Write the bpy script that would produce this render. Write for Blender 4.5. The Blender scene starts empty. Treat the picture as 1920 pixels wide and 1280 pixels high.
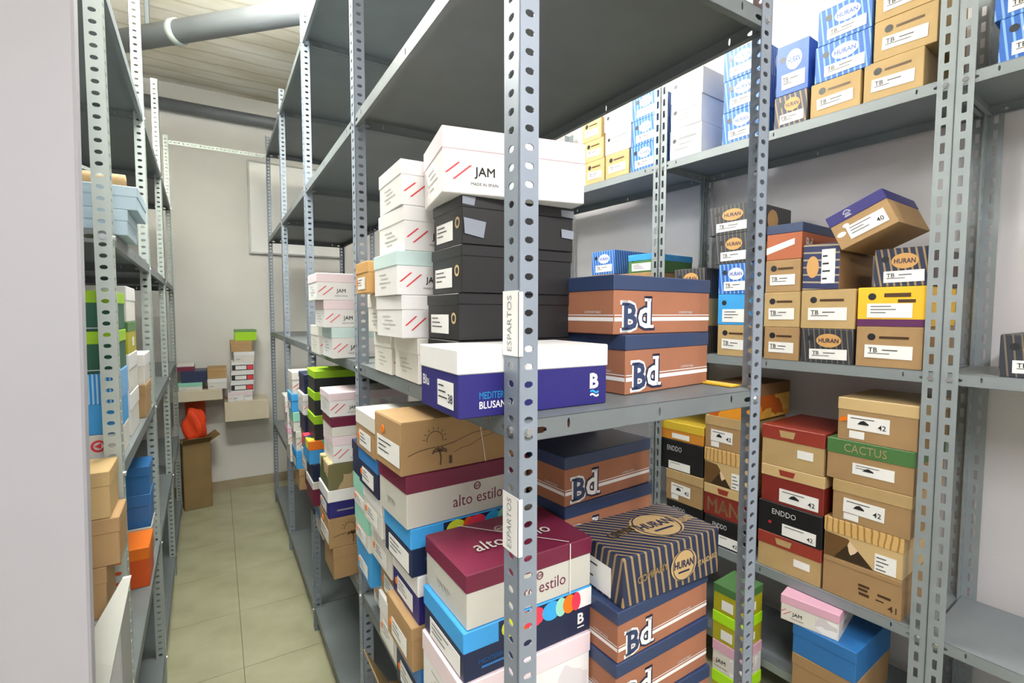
import bpy, bmesh, math, random
from mathutils import Vector, Matrix

random.seed(7)
scn = bpy.context.scene
COL = scn.collection
PI = math.pi

# ------------------------------------------------------------------ camera
cam_d = bpy.data.cameras.new('camera')
cam_d.sensor_width = 36.0
cam_d.lens = 36.0 * 920.0 / 1920.0
cam_d.clip_start = 0.02
cam = bpy.data.objects.new('camera', cam_d)
COL.objects.link(cam)
YAW, PITCH, ROLL = math.radians(31.0), math.radians(3.35), math.radians(0.08)
fwd = Vector((math.sin(YAW) * math.cos(PITCH), math.cos(YAW) * math.cos(PITCH), -math.sin(PITCH)))
rgt = Vector((math.cos(YAW), -math.sin(YAW), 0.0))
upv = rgt.cross(fwd)
r2 = rgt * math.cos(ROLL) + upv * math.sin(ROLL)
u2 = -rgt * math.sin(ROLL) + upv * math.cos(ROLL)
cam.matrix_world = Matrix(((r2.x, u2.x, -fwd.x, 0.0), (r2.y, u2.y, -fwd.y, 0.0), (r2.z, u2.z, -fwd.z, 1.47), (0, 0, 0, 1)))
scn.camera = cam

# ------------------------------------------------------------------ world, exposure
w = bpy.data.worlds.new('world')
scn.world = w
w.use_nodes = True
w.node_tree.nodes['Background'].inputs[0].default_value = (0.9, 0.95, 1.0, 1)
w.node_tree.nodes['Background'].inputs[1].default_value = 0.05
scn.view_settings.view_transform = 'Standard'
scn.view_settings.look = 'None'
scn.view_settings.gamma = 1.0
scn.view_settings.use_curve_mapping = False
scn.view_settings.exposure = 0.0

def area(name, loc, sx, sy, power, col=(1, 1, 1), rot=(0, 0, 0)):
    l = bpy.data.lights.new(name, 'AREA')
    l.shape = 'RECTANGLE'; l.size = sx; l.size_y = sy; l.energy = power; l.color = col
    o = bpy.data.objects.new(name, l); COL.objects.link(o)
    o.location = loc; o.rotation_euler = rot
    return o
LAMPS = [  # hanging tube fixtures: x, y, z, rot z, watts down, watts up, colour
    (0.05, -0.62, 2.50, PI / 2, 50, 30, (1.0, 0.985, 1.0)),
    (1.30, -1.20, 2.60, 0.08, 16, 8, (1.0, 0.97, 0.99)),
    (1.22, 1.75, 2.93, 0.08, 18, 10, (1.0, 0.97, 0.98)),
    (0.06, 1.95, 2.78, PI / 2, 60, 270, (0.98, 1.0, 0.95)),
]

# ------------------------------------------------------------------ materials
def s2l(c):
    return c / 12.92 if c <= 0.04045 else ((c + 0.055) / 1.055) ** 2.4
def hexc(h):
    return tuple(s2l(int(h[i:i + 2], 16) / 255.0) for i in (0, 2, 4)) + (1.0,)
MATS = {}
def base_mat(name):
    m = bpy.data.materials.new(name); m.use_nodes = True
    MATS[name] = m
    return m, m.node_tree, m.node_tree.nodes['Principled BSDF']
def pbr(name, h, rough=0.5, metal=0.0, var=0.0, scale=6.0, bump=0.0, bscale=80.0, h2=None, stretch=None):
    m, nt, b = base_mat(name)
    c = hexc(h)
    b.inputs['Base Color'].default_value = c
    b.inputs['Roughness'].default_value = rough
    b.inputs['Metallic'].default_value = metal
    tc = nt.nodes.new('ShaderNodeTexCoord')
    src = tc.outputs['Object']
    if stretch:
        mp = nt.nodes.new('ShaderNodeMapping'); mp.inputs['Scale'].default_value = stretch
        nt.links.new(src, mp.inputs[0]); src = mp.outputs[0]
    if var > 0 or h2:
        n = nt.nodes.new('ShaderNodeTexNoise'); n.inputs['Scale'].default_value = scale
        n.inputs['Detail'].default_value = 5
        nt.links.new(src, n.inputs['Vector'])
        r = nt.nodes.new('ShaderNodeValToRGB')
        if h2:
            c2 = hexc(h2); c1 = c
        else:
            c1 = tuple(max(0, x * (1 - var)) for x in c[:3]) + (1,); c2 = tuple(min(1, x * (1 + var)) for x in c[:3]) + (1,)
        r.color_ramp.elements[0].position = 0.35; r.color_ramp.elements[1].position = 0.65
        r.color_ramp.elements[0].color = c1; r.color_ramp.elements[1].color = c2
        nt.links.new(n.outputs['Fac'], r.inputs[0])
        nt.links.new(r.outputs[0], b.inputs['Base Color'])
    if bump > 0:
        n2 = nt.nodes.new('ShaderNodeTexNoise'); n2.inputs['Scale'].default_value = bscale
        nt.links.new(src, n2.inputs['Vector'])
        bp = nt.nodes.new('ShaderNodeBump'); bp.inputs['Strength'].default_value = bump; bp.inputs['Distance'].default_value = 0.002
        nt.links.new(n2.outputs['Fac'], bp.inputs['Height'])
        nt.links.new(bp.outputs[0], b.inputs['Normal'])
    return m

def stripe_mat(name, ha, hb, freq, duty, slant=0.0, rough=0.5, wob=0.0, across=1.0):
    """printed stripes running up the sides, in the object's own coordinates"""
    m, nt, b = base_mat(name)
    b.inputs['Roughness'].default_value = rough
    tc = nt.nodes.new('ShaderNodeTexCoord')
    sp = nt.nodes.new('ShaderNodeSeparateXYZ'); nt.links.new(tc.outputs['Object'], sp.inputs[0])
    def mth(op, a, bb):
        n = nt.nodes.new('ShaderNodeMath'); n.operation = op
        for i, v in enumerate((a, bb)):
            if isinstance(v, (int, float)): n.inputs[i].default_value = v
            elif v is not None: nt.links.new(v, n.inputs[i])
        return n.outputs[0]
    s = mth('ADD', sp.outputs[0], sp.outputs[1])
    s = mth('MULTIPLY', s, across)
    s = mth('ADD', s, mth('MULTIPLY', sp.outputs[2], slant if across == 1.0 else 1.0))
    if wob:
        n = nt.nodes.new('ShaderNodeTexNoise'); n.inputs['Scale'].default_value = 9
        nt.links.new(tc.outputs['Object'], n.inputs['Vector'])
        s = mth('ADD', s, mth('MULTIPLY', n.outputs['Fac'], wob))
    fr = mth('FRACT', mth('MULTIPLY', s, freq), None)
    lt = mth('LESS_THAN', fr, duty)
    mx = nt.nodes.new('ShaderNodeMix'); mx.data_type = 'RGBA'
    mx.inputs[6].default_value = hexc(ha); mx.inputs[7].default_value = hexc(hb)
    nt.links.new(lt, mx.inputs[0]); nt.links.new(mx.outputs[2], b.inputs['Base Color'])
    return m

def blob_mat(name, cols, scale, rough=0.4, smooth=False):
    m, nt, b = base_mat(name)
    b.inputs['Roughness'].default_value = rough
    tc = nt.nodes.new('ShaderNodeTexCoord')
    mp = nt.nodes.new('ShaderNodeMapping'); mp.inputs['Scale'].default_value = (1, 1, 0.7)
    nt.links.new(tc.outputs['Object'], mp.inputs[0])
    n0 = nt.nodes.new('ShaderNodeTexNoise'); n0.inputs['Scale'].default_value = 14
    nt.links.new(mp.outputs[0], n0.inputs['Vector'])
    ad = nt.nodes.new('ShaderNodeMixRGB'); ad.blend_type = 'ADD'; ad.inputs[0].default_value = 0.05
    nt.links.new(mp.outputs[0], ad.inputs[1]); nt.links.new(n0.outputs['Color'], ad.inputs[2])
    v = nt.nodes.new('ShaderNodeTexVoronoi'); v.inputs['Scale'].default_value = scale
    nt.links.new(ad.outputs[0], v.inputs['Vector'])
    sp = nt.nodes.new('ShaderNodeSeparateXYZ'); nt.links.new(v.outputs['Color'], sp.inputs[0])
    r = nt.nodes.new('ShaderNodeValToRGB'); r.color_ramp.interpolation = 'CONSTANT'
    e = r.color_ramp.elements
    while len(e) < len(cols): e.new(0.5)
    for i, h in enumerate(cols):
        e[i].position = i / len(cols); e[i].color = hexc(h)
    nt.links.new(sp.outputs[0], r.inputs[0]); nt.links.new(r.outputs[0], b.inputs['Base Color'])
    return m

def setup_mats():
    pbr('wall', 'E4E2DE', 0.75, var=0.03, scale=2.5, bump=0.25, bscale=140)
    pbr('wall_right', 'DAD8DC', 0.75, var=0.03, scale=2.5, bump=0.25, bscale=140)
    pbr('partition', 'AFAEB6', 0.55, var=0.03, scale=1.6)
    m = pbr('ceiling', 'F2EFE6', 0.85, h2='CFC7B2', scale=1.6, bump=0.4, bscale=25, stretch=(1, 2.4, 1))
    nt = m.node_tree; b = nt.nodes['Principled BSDF']          # board marks and damp stains of the raw concrete
    src = b.inputs['Base Color'].links[0].from_socket
    tc = nt.nodes.new('ShaderNodeTexCoord')
    wv = nt.nodes.new('ShaderNodeTexWave'); wv.bands_direction = 'Y'; wv.inputs['Scale'].default_value = 2.2
    wv.inputs['Distortion'].default_value = 2.0; wv.inputs['Detail'].default_value = 3
    nt.links.new(tc.outputs['Object'], wv.inputs['Vector'])
    rp = nt.nodes.new('ShaderNodeValToRGB'); rp.color_ramp.elements[0].color = hexc('B5AA90'); rp.color_ramp.elements[0].position = 0.0
    rp.color_ramp.elements[1].color = (1, 1, 1, 1); rp.color_ramp.elements[1].position = 0.12
    nt.links.new(wv.outputs['Fac'], rp.inputs[0])
    mx = nt.nodes.new('ShaderNodeMixRGB'); mx.blend_type = 'MULTIPLY'; mx.inputs[0].default_value = 0.4
    nt.links.new(src, mx.inputs[1]); nt.links.new(rp.outputs[0], mx.inputs[2]); nt.links.new(mx.outputs[0], b.inputs['Base Color'])
    pbr('floor_joint', '5E5945', 0.9)
    pbr('tile', 'AFAF92', 0.32, h2='9D9B7E', scale=5)
    pbr('skirting', '9C8F78', 0.45, var=0.08, scale=8)
    pbr('steel', '88929F', 0.42, 0.15, var=0.05, scale=9)
    pbr('steel_wall', '939CA0', 0.45, 0.15, var=0.05, scale=9)
    pbr('steel_pale', 'AEB8B4', 0.36, 0.25, var=0.05, scale=9)
    pbr('steel_dark', '71787B', 0.46, 0.15, var=0.06, scale=6)
    pbr('steel_mid', '8C9498', 0.45, 0.15, var=0.05, scale=6)
    pbr('zinc', 'C9CCD0', 0.22, 0.9)
    pbr('pipe', '62666B', 0.5, 0.0, var=0.06, scale=5)
    pbr('white_board', 'F2F2F0', 0.12)
    pbr('board_frame', '9A9C9A', 0.4, 0.3)
    pbr('cream_board', 'D8CDB6', 0.5, var=0.04)
    K = dict(rough=0.72, bump=0.15, bscale=220)
    pbr('kraft', 'A5855C', var=0.05, scale=12, **K)
    pbr('kraft_pale', 'B89C6C', var=0.05, scale=12, **K)
    pbr('kraft_dark', '8A6A45', var=0.06, scale=12, **K)
    pbr('kraft_red', 'A26B50', var=0.05, scale=10, **K)
    pbr('carton', '7E6740', var=0.08, scale=6, **K)
    G = dict(rough=0.42)
    for n, h in dict(white='EFEEEE', offwhite='E4E1DA', pinkwhite='F0DDE4', pink='E2B0C6', mint='9ADBC6', mintpale='CFE6E6', burgundy='6E1E3C',
                     greige='C9C8C0', navy='241F6E', navy2='1C2648', navylid='2F3F63', black='1B1B1E', red='802C26', redlid='963A2E',
                     sky='3FA0E4', blue='2F74B8', lime='9BCB1E', green='4C7845', bottle='1E5A45', yellow='EDBE33', orange='DE5A1C',
                     cream='D0B482', tan='CFA063', dullblue='3F597C', grey='8E9093', lightblue='B2CAD8', camo='A8946E', dark='22242A',
                     ink='2A2A2E', darkbrown='4A3320', silver='D4D6DA', cyan='35A8E8', slash='DE3A44', royal='2F5FB8', tag='F4F4F2',
                     tagorange='F07A18', crimson='C22A3A', purple='5B2A58', warmgrey='B9B6AE', lime2='D3DC3A', crimson2='E23A55', limebright='B4F01E', yellowgreen='B4AC20', greydust='6E7278').items():
        pbr(n, h, var=0.025, scale=10, **G)
    pbr('grey_panel', 'A2A3A2', 0.6, var=0.03)
    pbr('plastic_white', 'E8EBE2', 0.35, var=0.03)
    pbr('hi_vis', 'F2491C', 0.7, var=0.1, bump=0.3, bscale=60)
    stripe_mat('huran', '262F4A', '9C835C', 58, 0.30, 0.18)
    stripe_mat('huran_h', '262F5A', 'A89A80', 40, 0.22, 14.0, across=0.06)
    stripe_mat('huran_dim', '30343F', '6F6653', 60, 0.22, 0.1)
    stripe_mat('huran_blue', '2B62B8', '86B4E8', 60, 0.30, 0.12)
    stripe_mat('blue_painted_sheen', '2A8EDC', 'A8D6F4', 130, 0.45, 0.0)  # sheen on the blue lid, painted in as pale stripes
    stripe_mat('woodgrain', 'D8B273', 'A87F45', 55, 0.28, 0.0, wob=0.03)
    blob_mat('festival', ['1B2A4A', 'E9E23A', 'E8364F', '35B8E6', 'EE7B22', '1B2A4A', '4FC3B0', 'D9E03C'], 17)
    blob_mat('camo_print', ['B79F78', '4E5A33', 'B79F78', '6F6A45', 'C9B48C'], 20, 0.6)
    blob_mat('photo_print', ['3A2C1C', 'C79A62', 'E8CFAE', '6B4E2C', 'D9B48A'], 14, 0.45)
    blob_mat('sunset_print', ['E89A2B', 'F1C55B', 'C8641E', 'E8B04A'], 10, 0.45)
    blob_mat('swirl_print', ['F4F3F4', 'F4F3F4', 'E2DDE2', 'F4F3F4', 'D9D3D8'], 22, 0.42)
    m, nt, b = base_mat('lamp'); b.inputs['Base Color'].default_value = (1, 1, 1, 1)
    b.inputs['Emission Color'].default_value = (1, 0.99, 0.97, 1); b.inputs['Emission Strength'].default_value = 6
setup_mats()

# ------------------------------------------------------------------ mesh helpers
def link(name, me, mat=None, parent=None, loc=None):
    o = bpy.data.objects.new(name, me); COL.objects.link(o)
    if mat and me is not None and not me.materials: me.materials.append(MATS[mat])
    if parent is not None: o.parent = parent
    if loc is not None: o.location = loc
    return o
def empty(name, loc=(0, 0, 0), rz=0.0, rx=0.0, ry=0.0):
    o = bpy.data.objects.new(name, None); COL.objects.link(o)
    o.empty_display_size = 0.05
    o.location = loc; o.rotation_euler = (rx, ry, rz)
    return o
def tag(o, label=None, cat=None, group=None, kind=None):
    if label: o['label'] = label
    if cat: o['category'] = cat
    if group: o['group'] = group
    if kind: o['kind'] = kind
    return o
class MB:
    def __init__(s): s.v = []; s.f = []
    def quad(s, a, b, c, d):
        i = len(s.v); s.v += [tuple(a), tuple(b), tuple(c), tuple(d)]; s.f.append((i, i + 1, i + 2, i + 3)); return s
    def box(s, x0, y0, z0, x1, y1, z1):
        i = len(s.v)
        s.v += [(x0, y0, z0), (x1, y0, z0), (x1, y1, z0), (x0, y1, z0), (x0, y0, z1), (x1, y0, z1), (x1, y1, z1), (x0, y1, z1)]
        for f in ((0, 3, 2, 1), (4, 5, 6, 7), (0, 1, 5, 4), (1, 2, 6, 5), (2, 3, 7, 6), (3, 0, 4, 7)):
            s.f.append(tuple(i + k for k in f))
        return s
    def prism(s, pts, z0, z1):
        n = len(pts); i = len(s.v)
        s.v += [(p[0], p[1], z0) for p in pts] + [(p[0], p[1], z1) for p in pts]
        s.f.append(tuple(i + k for k in reversed(range(n)))); s.f.append(tuple(i + n + k for k in range(n)))
        for k in range(n):
            q = (k + 1) % n; s.f.append((i + k, i + q, i + n + q, i + n + k))
        return s
    def tube(s, p0, p1, r, n=12):
        p0 = Vector(p0); p1 = Vector(p1); d = (p1 - p0).normalized()
        a = d.orthogonal().normalized(); b = d.cross(a); i = len(s.v)
        for p in (p0, p1):
            for k in range(n):
                t = 2 * PI * k / n; s.v.append(tuple(p + a * math.cos(t) * r + b * math.sin(t) * r))
        for k in range(n):
            q = (k + 1) % n; s.f.append((i + k, i + q, i + n + q, i + n + k))
        s.f.append(tuple(i + k for k in reversed(range(n)))); s.f.append(tuple(i + n + k for k in range(n)))
        return s
    def mesh(s, name, mat=None, smooth=False):
        me = bpy.data.meshes.new(name); me.from_pydata(s.v, [], s.f); me.update()
        if mat: me.materials.append(MATS[mat])
        if smooth:
            for p in me.polygons: p.use_smooth = True
        return me
    def build(s, name, mat, parent=None, loc=None, smooth=False):
        return link(name, s.mesh(name, mat, smooth), None, parent, loc)

def bevel_mesh(me, off, seg=1):
    bm = bmesh.new(); bm.from_mesh(me)
    bmesh.ops.bevel(bm, geom=bm.edges[:], offset=off, segments=seg, affect='EDGES', profile=0.6)
    bm.to_mesh(me); bm.free(); me.update()
    return me
def rbox_mesh(name, x0, y0, z0, x1, y1, z1, bev=0.0015, mat=None):
    me = MB().box(x0, y0, z0, x1, y1, z1).mesh(name, mat)
    return bevel_mesh(me, bev)

TXT = {}
def text_geo(s, bold=0.0):
    k = (s, bold)
    if k in TXT: return TXT[k]
    cu = bpy.data.curves.new('t', 'FONT'); cu.body = s; cu.size = 1.0; cu.resolution_u = 2
    thick_m = bold > 0 and 'M' in s        # the outline of M folds over itself when offset: thicken it with shifted copies
    cu.offset = 0.0 if thick_m else bold; cu.fill_mode = 'FRONT'; cu.dimensions = '2D'
    o = bpy.data.objects.new('t', cu); COL.objects.link(o)
    bpy.context.view_layer.update()
    dg = bpy.context.evaluated_depsgraph_get()
    me = bpy.data.meshes.new_from_object(o.evaluated_get(dg))
    v = [(p.co.x, p.co.y) for p in me.vertices]; f = [tuple(p.vertices) for p in me.polygons]
    bpy.data.objects.remove(o); bpy.data.curves.remove(cu); bpy.data.meshes.remove(me)
    if thick_m:
        n0 = len(v); v0 = list(v); f0 = list(f); v = []; f = []
        for q, (dx, dy) in enumerate(((-bold, 0), (bold, 0), (0, -bold), (0, bold))):
            v += [(p[0] + dx, p[1] + dy) for p in v0]; f += [tuple(q * n0 + k_ for k_ in t_) for t_ in f0]
    xs = [p[0] for p in v]; ys = [p[1] for p in v]
    x0, x1, y0, y1 = min(xs), max(xs), min(ys), max(ys)
    v = [((p[0] - (x0 + x1) / 2) , (p[1] - (y0 + y1) / 2)) for p in v]
    TXT[k] = (v, f, x1 - x0, y1 - y0)
    return TXT[k]

# 2D print geometry: a list of (verts2d, faces); placed on a face of a box
def p_rect(u0, v0, u1, v1): return ([(u0, v0), (u1, v0), (u1, v1), (u0, v1)], [(0, 1, 2, 3)])
def p_poly(pts): return (pts, [tuple(range(len(pts)))])
def p_disc(u, v, r, n=14, rv=None):
    rv = rv or r
    return p_poly([(u + r * math.cos(2 * PI * k / n), v + rv * math.sin(2 * PI * k / n)) for k in range(n)])
def p_ring(u, v, r, t, a0=0.0, a1=2 * PI, n=20):
    vs = []; fs = []
    for k in range(n + 1):
        a = a0 + (a1 - a0) * k / n
        vs += [(u + r * math.cos(a), v + r * math.sin(a)), (u + (r - t) * math.cos(a), v + (r - t) * math.sin(a))]
    for k in range(n): fs.append((2 * k, 2 * k + 2, 2 * k + 3, 2 * k + 1)[::-1])
    return (vs, fs)
def p_line(pts, t):
    vs = []; fs = []
    for i, p in enumerate(pts):
        a = Vector(pts[max(0, i - 1)]); b = Vector(pts[min(len(pts) - 1, i + 1)])
        d = (b - a).normalized(); n = Vector((-d.y, d.x)) * t / 2
        vs += [(p[0] + n.x, p[1] + n.y), (p[0] - n.x, p[1] - n.y)]
    for i in range(len(pts) - 1): fs.append((2 * i, 2 * i + 1, 2 * i + 3, 2 * i + 2))
    return (vs, fs)
def p_text(s, u, v, size, bold=0.0, maxw=None, rot=0.0, sx=1.0, shear=0.0):
    vv, ff, wd, ht = text_geo(s, bold)
    k = size / max(ht, 1e-6)
    kx = k * sx
    if maxw and wd * kx > maxw: kx = maxw / wd
    c, sn = math.cos(rot), math.sin(rot)
    out = []
    for (x, y) in vv:
        X = x * kx + shear * y * k; Y = y * k
        out.append((u + X * c - Y * sn, v + X * sn + Y * c))
    return (out, ff)
def p_join(*gs):
    vs = []; fs = []
    for g in gs:
        i = len(vs); vs += g[0]; fs += [tuple(i + k for k in f) for f in g[1]]
    return (vs, fs)

def on_face(face, dims, off):
    """maps print (u, v) in metres to 3-D on a face of a box whose corner is the origin"""
    L, W, H = dims
    if face == 'F': return lambda u, v: (u, -off, v)
    if face == 'R': return lambda u, v: (L + off, u, v)
    if face == 'L': return lambda u, v: (-off, W - u, v)
    if face == 'B': return lambda u, v: (L - u, W + off, v)
    if face == 'T': return lambda u, v: (u, v, H + off)
def put(name, face, dims, geo, mat, parent, off=0.0008, thick=0.0):
    fn = on_face(face, dims, off)
    me = bpy.data.meshes.new(name)
    vs = [fn(*p) for p in geo[0]]; fs = list(geo[1])
    if thick:
        f0 = on_face(face, dims, off - thick); n = len(vs)
        # simple slab for a convex outline
        vs = vs + [f0(*p) for p in geo[0]]
        k = len(geo[0])
        fs = fs + [(i, n + i, n + (i + 1) % k, (i + 1) % k) for i in range(k)]
    me.from_pydata(vs, [], fs); me.update()
    me.materials.append(MATS[mat])
    return link(name, me, None, parent)

# ------------------------------------------------------------------ shoe boxes
def sticker(o, face, dims, u, v, wd, ht, off=0.0008, bars=3, size=None, rot=0.0, code=None, shoe=False, mat='tag'):
    def R(p):
        x, y = p[0] - u, p[1] - v
        return (u + x * math.cos(rot) - y * math.sin(rot), v + x * math.sin(rot) + y * math.cos(rot))
    g = p_rect(u - wd / 2, v - ht / 2, u + wd / 2, v + ht / 2)
    st = put('sticker', face, dims, ([R(p) for p in g[0]], g[1]), mat, o, off + 0.0006, 0.0006)
    gs = []
    for k in range(bars):
        if code and k < 2: continue
        y = v + ht * (0.30 - 0.22 * k); x0 = u - wd * 0.42; x1 = x0 + wd * (0.35 + 0.22 * ((k * 7 + int(u * 900)) % 3) / 2)
        gs.append(p_rect(x0, y - ht * 0.025, x1, y + ht * 0.025))
    if code: gs += [p_text(code, u - wd * 0.32, v + ht * 0.12, ht * 0.36, 0.01, wd * 0.25), p_rect(u - wd * .12, v + ht * .10, u + wd * .20, v + ht * .17)]
    if size: gs.append(p_text(size, u + wd * 0.33, v - ht * 0.12, ht * 0.34, 0.01))
    if shoe: gs.append(p_poly([(u - wd * .25, v - ht * .1), (u + wd * .02, v - ht * .1), (u + wd * .02, v), (u - wd * .10, v + ht * .2), (u - wd * .18, v + ht * .12)]))
    if gs:
        j = p_join(*gs)
        put('print', face, dims, ([R(p) for p in j[0]], j[1]), 'ink', st, off + 0.0012)
    return st
def finger_hole(o, face, dims, u, v, r=0.011, off=0.0006, mat='dark'):
    return put('finger_hole', face, dims, p_disc(u, v, r), mat, o, off)

def slashes(u, v, s):
    g = []
    for k, (du, ln) in enumerate(((0.0, 0.75), (0.32, 1.0))):
        x = u + du * s; y = v - (0.0 if k == 0 else 0.12 * s)
        y0 = y - s * 0.12 if k else y
        g.append(p_poly([(x, y0), (x + 0.10 * s, y0), (x + (0.10 + 0.75 * ln) * s, y0 + 0.62 * ln * s), (x + 0.75 * ln * s, y0 + 0.62 * ln * s)]))
    return p_join(*g)

def deco(o, st, L, W, H, lh, bo):
    """prints of each kind of box; bo = offset of the lid faces"""
    D = (L, W, H); bh = H - lh
    if st.startswith('jam'):
        for f, wd in (('F', L), ('R', W), ('L', W)):
            if f == 'R' and st == 'jam_f': continue
            s = min(0.045, wd * 0.2) if f == 'F' else 0.030
            if f != 'L':
                cx = wd * (0.165 if f == 'F' else 0.3)
                put('red_slashes', f, D, slashes(cx - s * 0.9, bh * 0.45, s * 0.9), 'slash', o)
                put('lettering', f, D, p_join(p_text('JAM', cx + s * 0.65, bh * 0.50, bh * 0.28, 0.010), p_text('MADE IN SPAIN', cx + s * 0.65, bh * 0.24, bh * 0.07)), 'ink', o)
                put('swirl_print', f, D, p_rect(wd * 0.62, 0.003, wd * 0.98, bh * 0.96), 'swirl_print', o, 0.0005)
            else:
                put('small_print', f, D, p_join(*[p_rect(wd * (.25 + .08 * (k % 2)), bh * (.75 - .15 * k), wd * (.55 + .1 * (k % 3)), bh * (.79 - .15 * k)) for k in range(4)]), 'warmgrey', o)
    elif st == 'blusand':
        put('lettering', 'F', D, p_text('MEDITERRANEAN', L * 0.27, bh * 0.50, bh * 0.16, 0.012, L * 0.30), 'cyan', o)
        put('lettering', 'F', D, p_text('BLUSANDAL', L * 0.245, bh * 0.28, bh * 0.17, 0.012, L * 0.25), 'white', o)
        put('emblem', 'F', D, p_join(p_text('B', L * 0.90, bh * 0.62, bh * 0.40, 0.04), p_rect(L * .876, bh * .78, L * .9, bh * .83), p_rect(L * .876, bh * .42, L * .9, bh * .46)), 'white', o)
        wv = [(L * (0.87 + 0.065 * k / 8), bh * (0.34 + 0.03 * math.sin(k * 0.8))) for k in range(9)]
        put('emblem_wave', 'F', D, p_line(wv, bh * 0.05), 'cyan', o)
        put('emblem_wave', 'F', D, p_line([(a, b - bh * 0.09) for a, b in wv], bh * 0.05), 'white', o)
        put('lettering', 'L', D, p_text('Blu', W * 0.16, bh * 0.68, bh * 0.26, 0.012), 'white', o)
        sticker(o, 'L', D, W * 0.70, bh * 0.48, W * 0.40, bh * 0.62, size='38')
    elif st == 'blackbox':
        put('eyelet', 'L', D, p_ring(W * 0.86, bh * 0.62, 0.010, 0.004), 'cream', o)
        finger_hole(o, 'L', D, W * 0.86, bh * 0.62, 0.007)
        sticker(o, 'L', D, W * 0.42, bh * 0.45, W * 0.58, bh * 0.55)
    elif st in ('bd', 'bdplain'):
        y0 = bh * 0.30
        for f, wd in (('F', L), ('L', W), ('R', W)):
            put('white_band', f, D, p_rect(0.001, y0, wd - 0.001, y0 + bh * 0.09), 'white', o, 0.0005)
            put('white_band', f, D, p_rect(0.001, y0 + bh * 0.13, wd - 0.001, y0 + bh * 0.15), 'white', o, 0.0005)
            put('lettering', f, D, p_text('COMFORTABLE', wd * 0.72, y0 + bh * 0.21, bh * 0.055), 'silver', o)
        s = bh * 0.62
        def B(u, v, grow):
            t = s * (1 + grow * 0.18); b = 0.03 + 0.05 * grow
            return p_join(p_text('B', u, v, t, b, None, 0, 1.0), p_rect(u - t * .46, v + t * .40 - .002 * grow, u - t * .1, v + t * .5), p_rect(u - t * .46, v - t * .5, u - t * .1, v - t * .40 + .002 * grow))
        def d(u, v, grow):
            t = s * 1.25 * (1 + grow * 0.15); b = 0.02 + 0.05 * grow
            return p_join(p_text('d', u, v, t * .9, b, None, 0, 1.0), p_rect(u + t * .0, v + t * .36, u + t * .3, v + t * .45), p_rect(u + t * .2, v - t * .45, u + t * .42, v - t * .36))
        cx = L * 0.15; cy = bh * 0.41
        put('big_letter', 'F', D, B(cx, cy, 1), 'white', o, 0.0008)
        put('big_letter', 'F', D, d(cx + s * 0.75, cy + s * 0.12, 1), 'navy2', o, 0.0010)
        put('big_letter', 'F', D, B(cx, cy, 0), 'navylid', o, 0.0014)
        put('big_letter', 'F', D, d(cx + s * 0.75, cy + s * 0.12, 0), 'white', o, 0.0014)
    elif st == 'huranbox':
        for f, (wd, ht) in (('F', (L, H)), ('T', (L, W))):
            cx, cy, r = wd * 0.60, ht * 0.46, ht * 0.33
            put('emblem', f, D, p_disc(cx, cy, r * 1.16, 24, r), 'kraft_pale', o, 0.0016)
            put('emblem_ring', f, D, p_ring(cx, cy, r * 1.0, r * 0.06, n=24), 'navy2', o, 0.0020)
            put('lettering', f, D, p_join(p_text('HURAN', cx, cy + r * .08, r * 0.50, 0.03, r * 1.75), p_rect(cx - r * .5, cy - r * .48, cx + r * .5, cy - r * .36)), 'navy2', o, 0.0022)
            put('lettering', f, D, p_text('COMPANY', wd * 0.28, ht * 0.52, ht * 0.15, 0.02, wd * 0.3, 0.12), 'kraft_pale', o, 0.0018)
            put('lettering', f, D, p_text('STANDARD', wd * 0.86, ht * 0.40, ht * 0.12, 0.02, wd * 0.22, 0.12), 'kraft_pale', o, 0.0018)
        sticker(o, 'L', D, W * 0.45, H * 0.36, W * 0.7, H * 0.6)
    elif st in ('hend', 'hend_dim', 'hend_blue'):
        em = 'white' if st == 'hend_blue' else 'tan'
        put('emblem', 'F', D, p_disc(L * 0.55, H * 0.66, L * 0.24, 20, H * 0.20), em, o)
        put('lettering', 'F', D, p_text('HURAN', L * 0.55, H * 0.66, H * 0.13, 0.02, L * 0.38), 'royal' if st == 'hend_blue' else 'navy2', o, 0.0012)
        put('emblem', 'R', D, p_disc(W * 0.5, H * 0.5, W * 0.14, 20, H * 0.36), em, o)
        finger_hole(o, 'F', D, L * 0.20, H * 0.72, 0.010)
        sticker(o, 'F', D, L * 0.54, H * 0.26, L * 0.72, H * 0.30, code='TB', rot=0.02)
    elif st == 'hside':
        put('striped_end', 'F', D, p_rect(.001, .001, L - .001, H - .001), 'huran_h', o)
        put('emblem', 'F', D, p_disc(L * .28, H * .5, L * .17, 18, H * .24), 'tan', o, 0.0012)
        sticker(o, 'F', D, L * .70, H * .50, L * .36, H * .74, bars=4)
    elif st == 'kend':
        finger_hole(o, 'F', D, L * 0.24, H * 0.74, 0.011)
        put('small_print', 'F', D, p_rect(L * .36, H * .70, L * .80, H * .76), 'darkbrown', o)
        sticker(o, 'F', D, L * 0.50, H * 0.38, L * 0.72, H * 0.32, code='TB', rot=random.uniform(-.06, .05))
    elif st == 'yend':
        finger_hole(o, 'F', D, L * 0.22, H * 0.76, 0.011)
        put('brown_band', 'F', D, p_rect(0, 0, L, H * 0.18), 'purple', o)
        put('small_print', 'F', D, p_join(p_rect(L * .4, H * .74, L * .78, H * .84), p_rect(L * .6, H * .6, L * .85, H * .68)), 'darkbrown', o)
        sticker(o, 'F', D, L * 0.48, H * 0.40, L * 0.66, H * 0.36)
    elif st == 'wend':
        finger_hole(o, 'F', D, L * 0.15, H * 0.62, 0.009)
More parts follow.
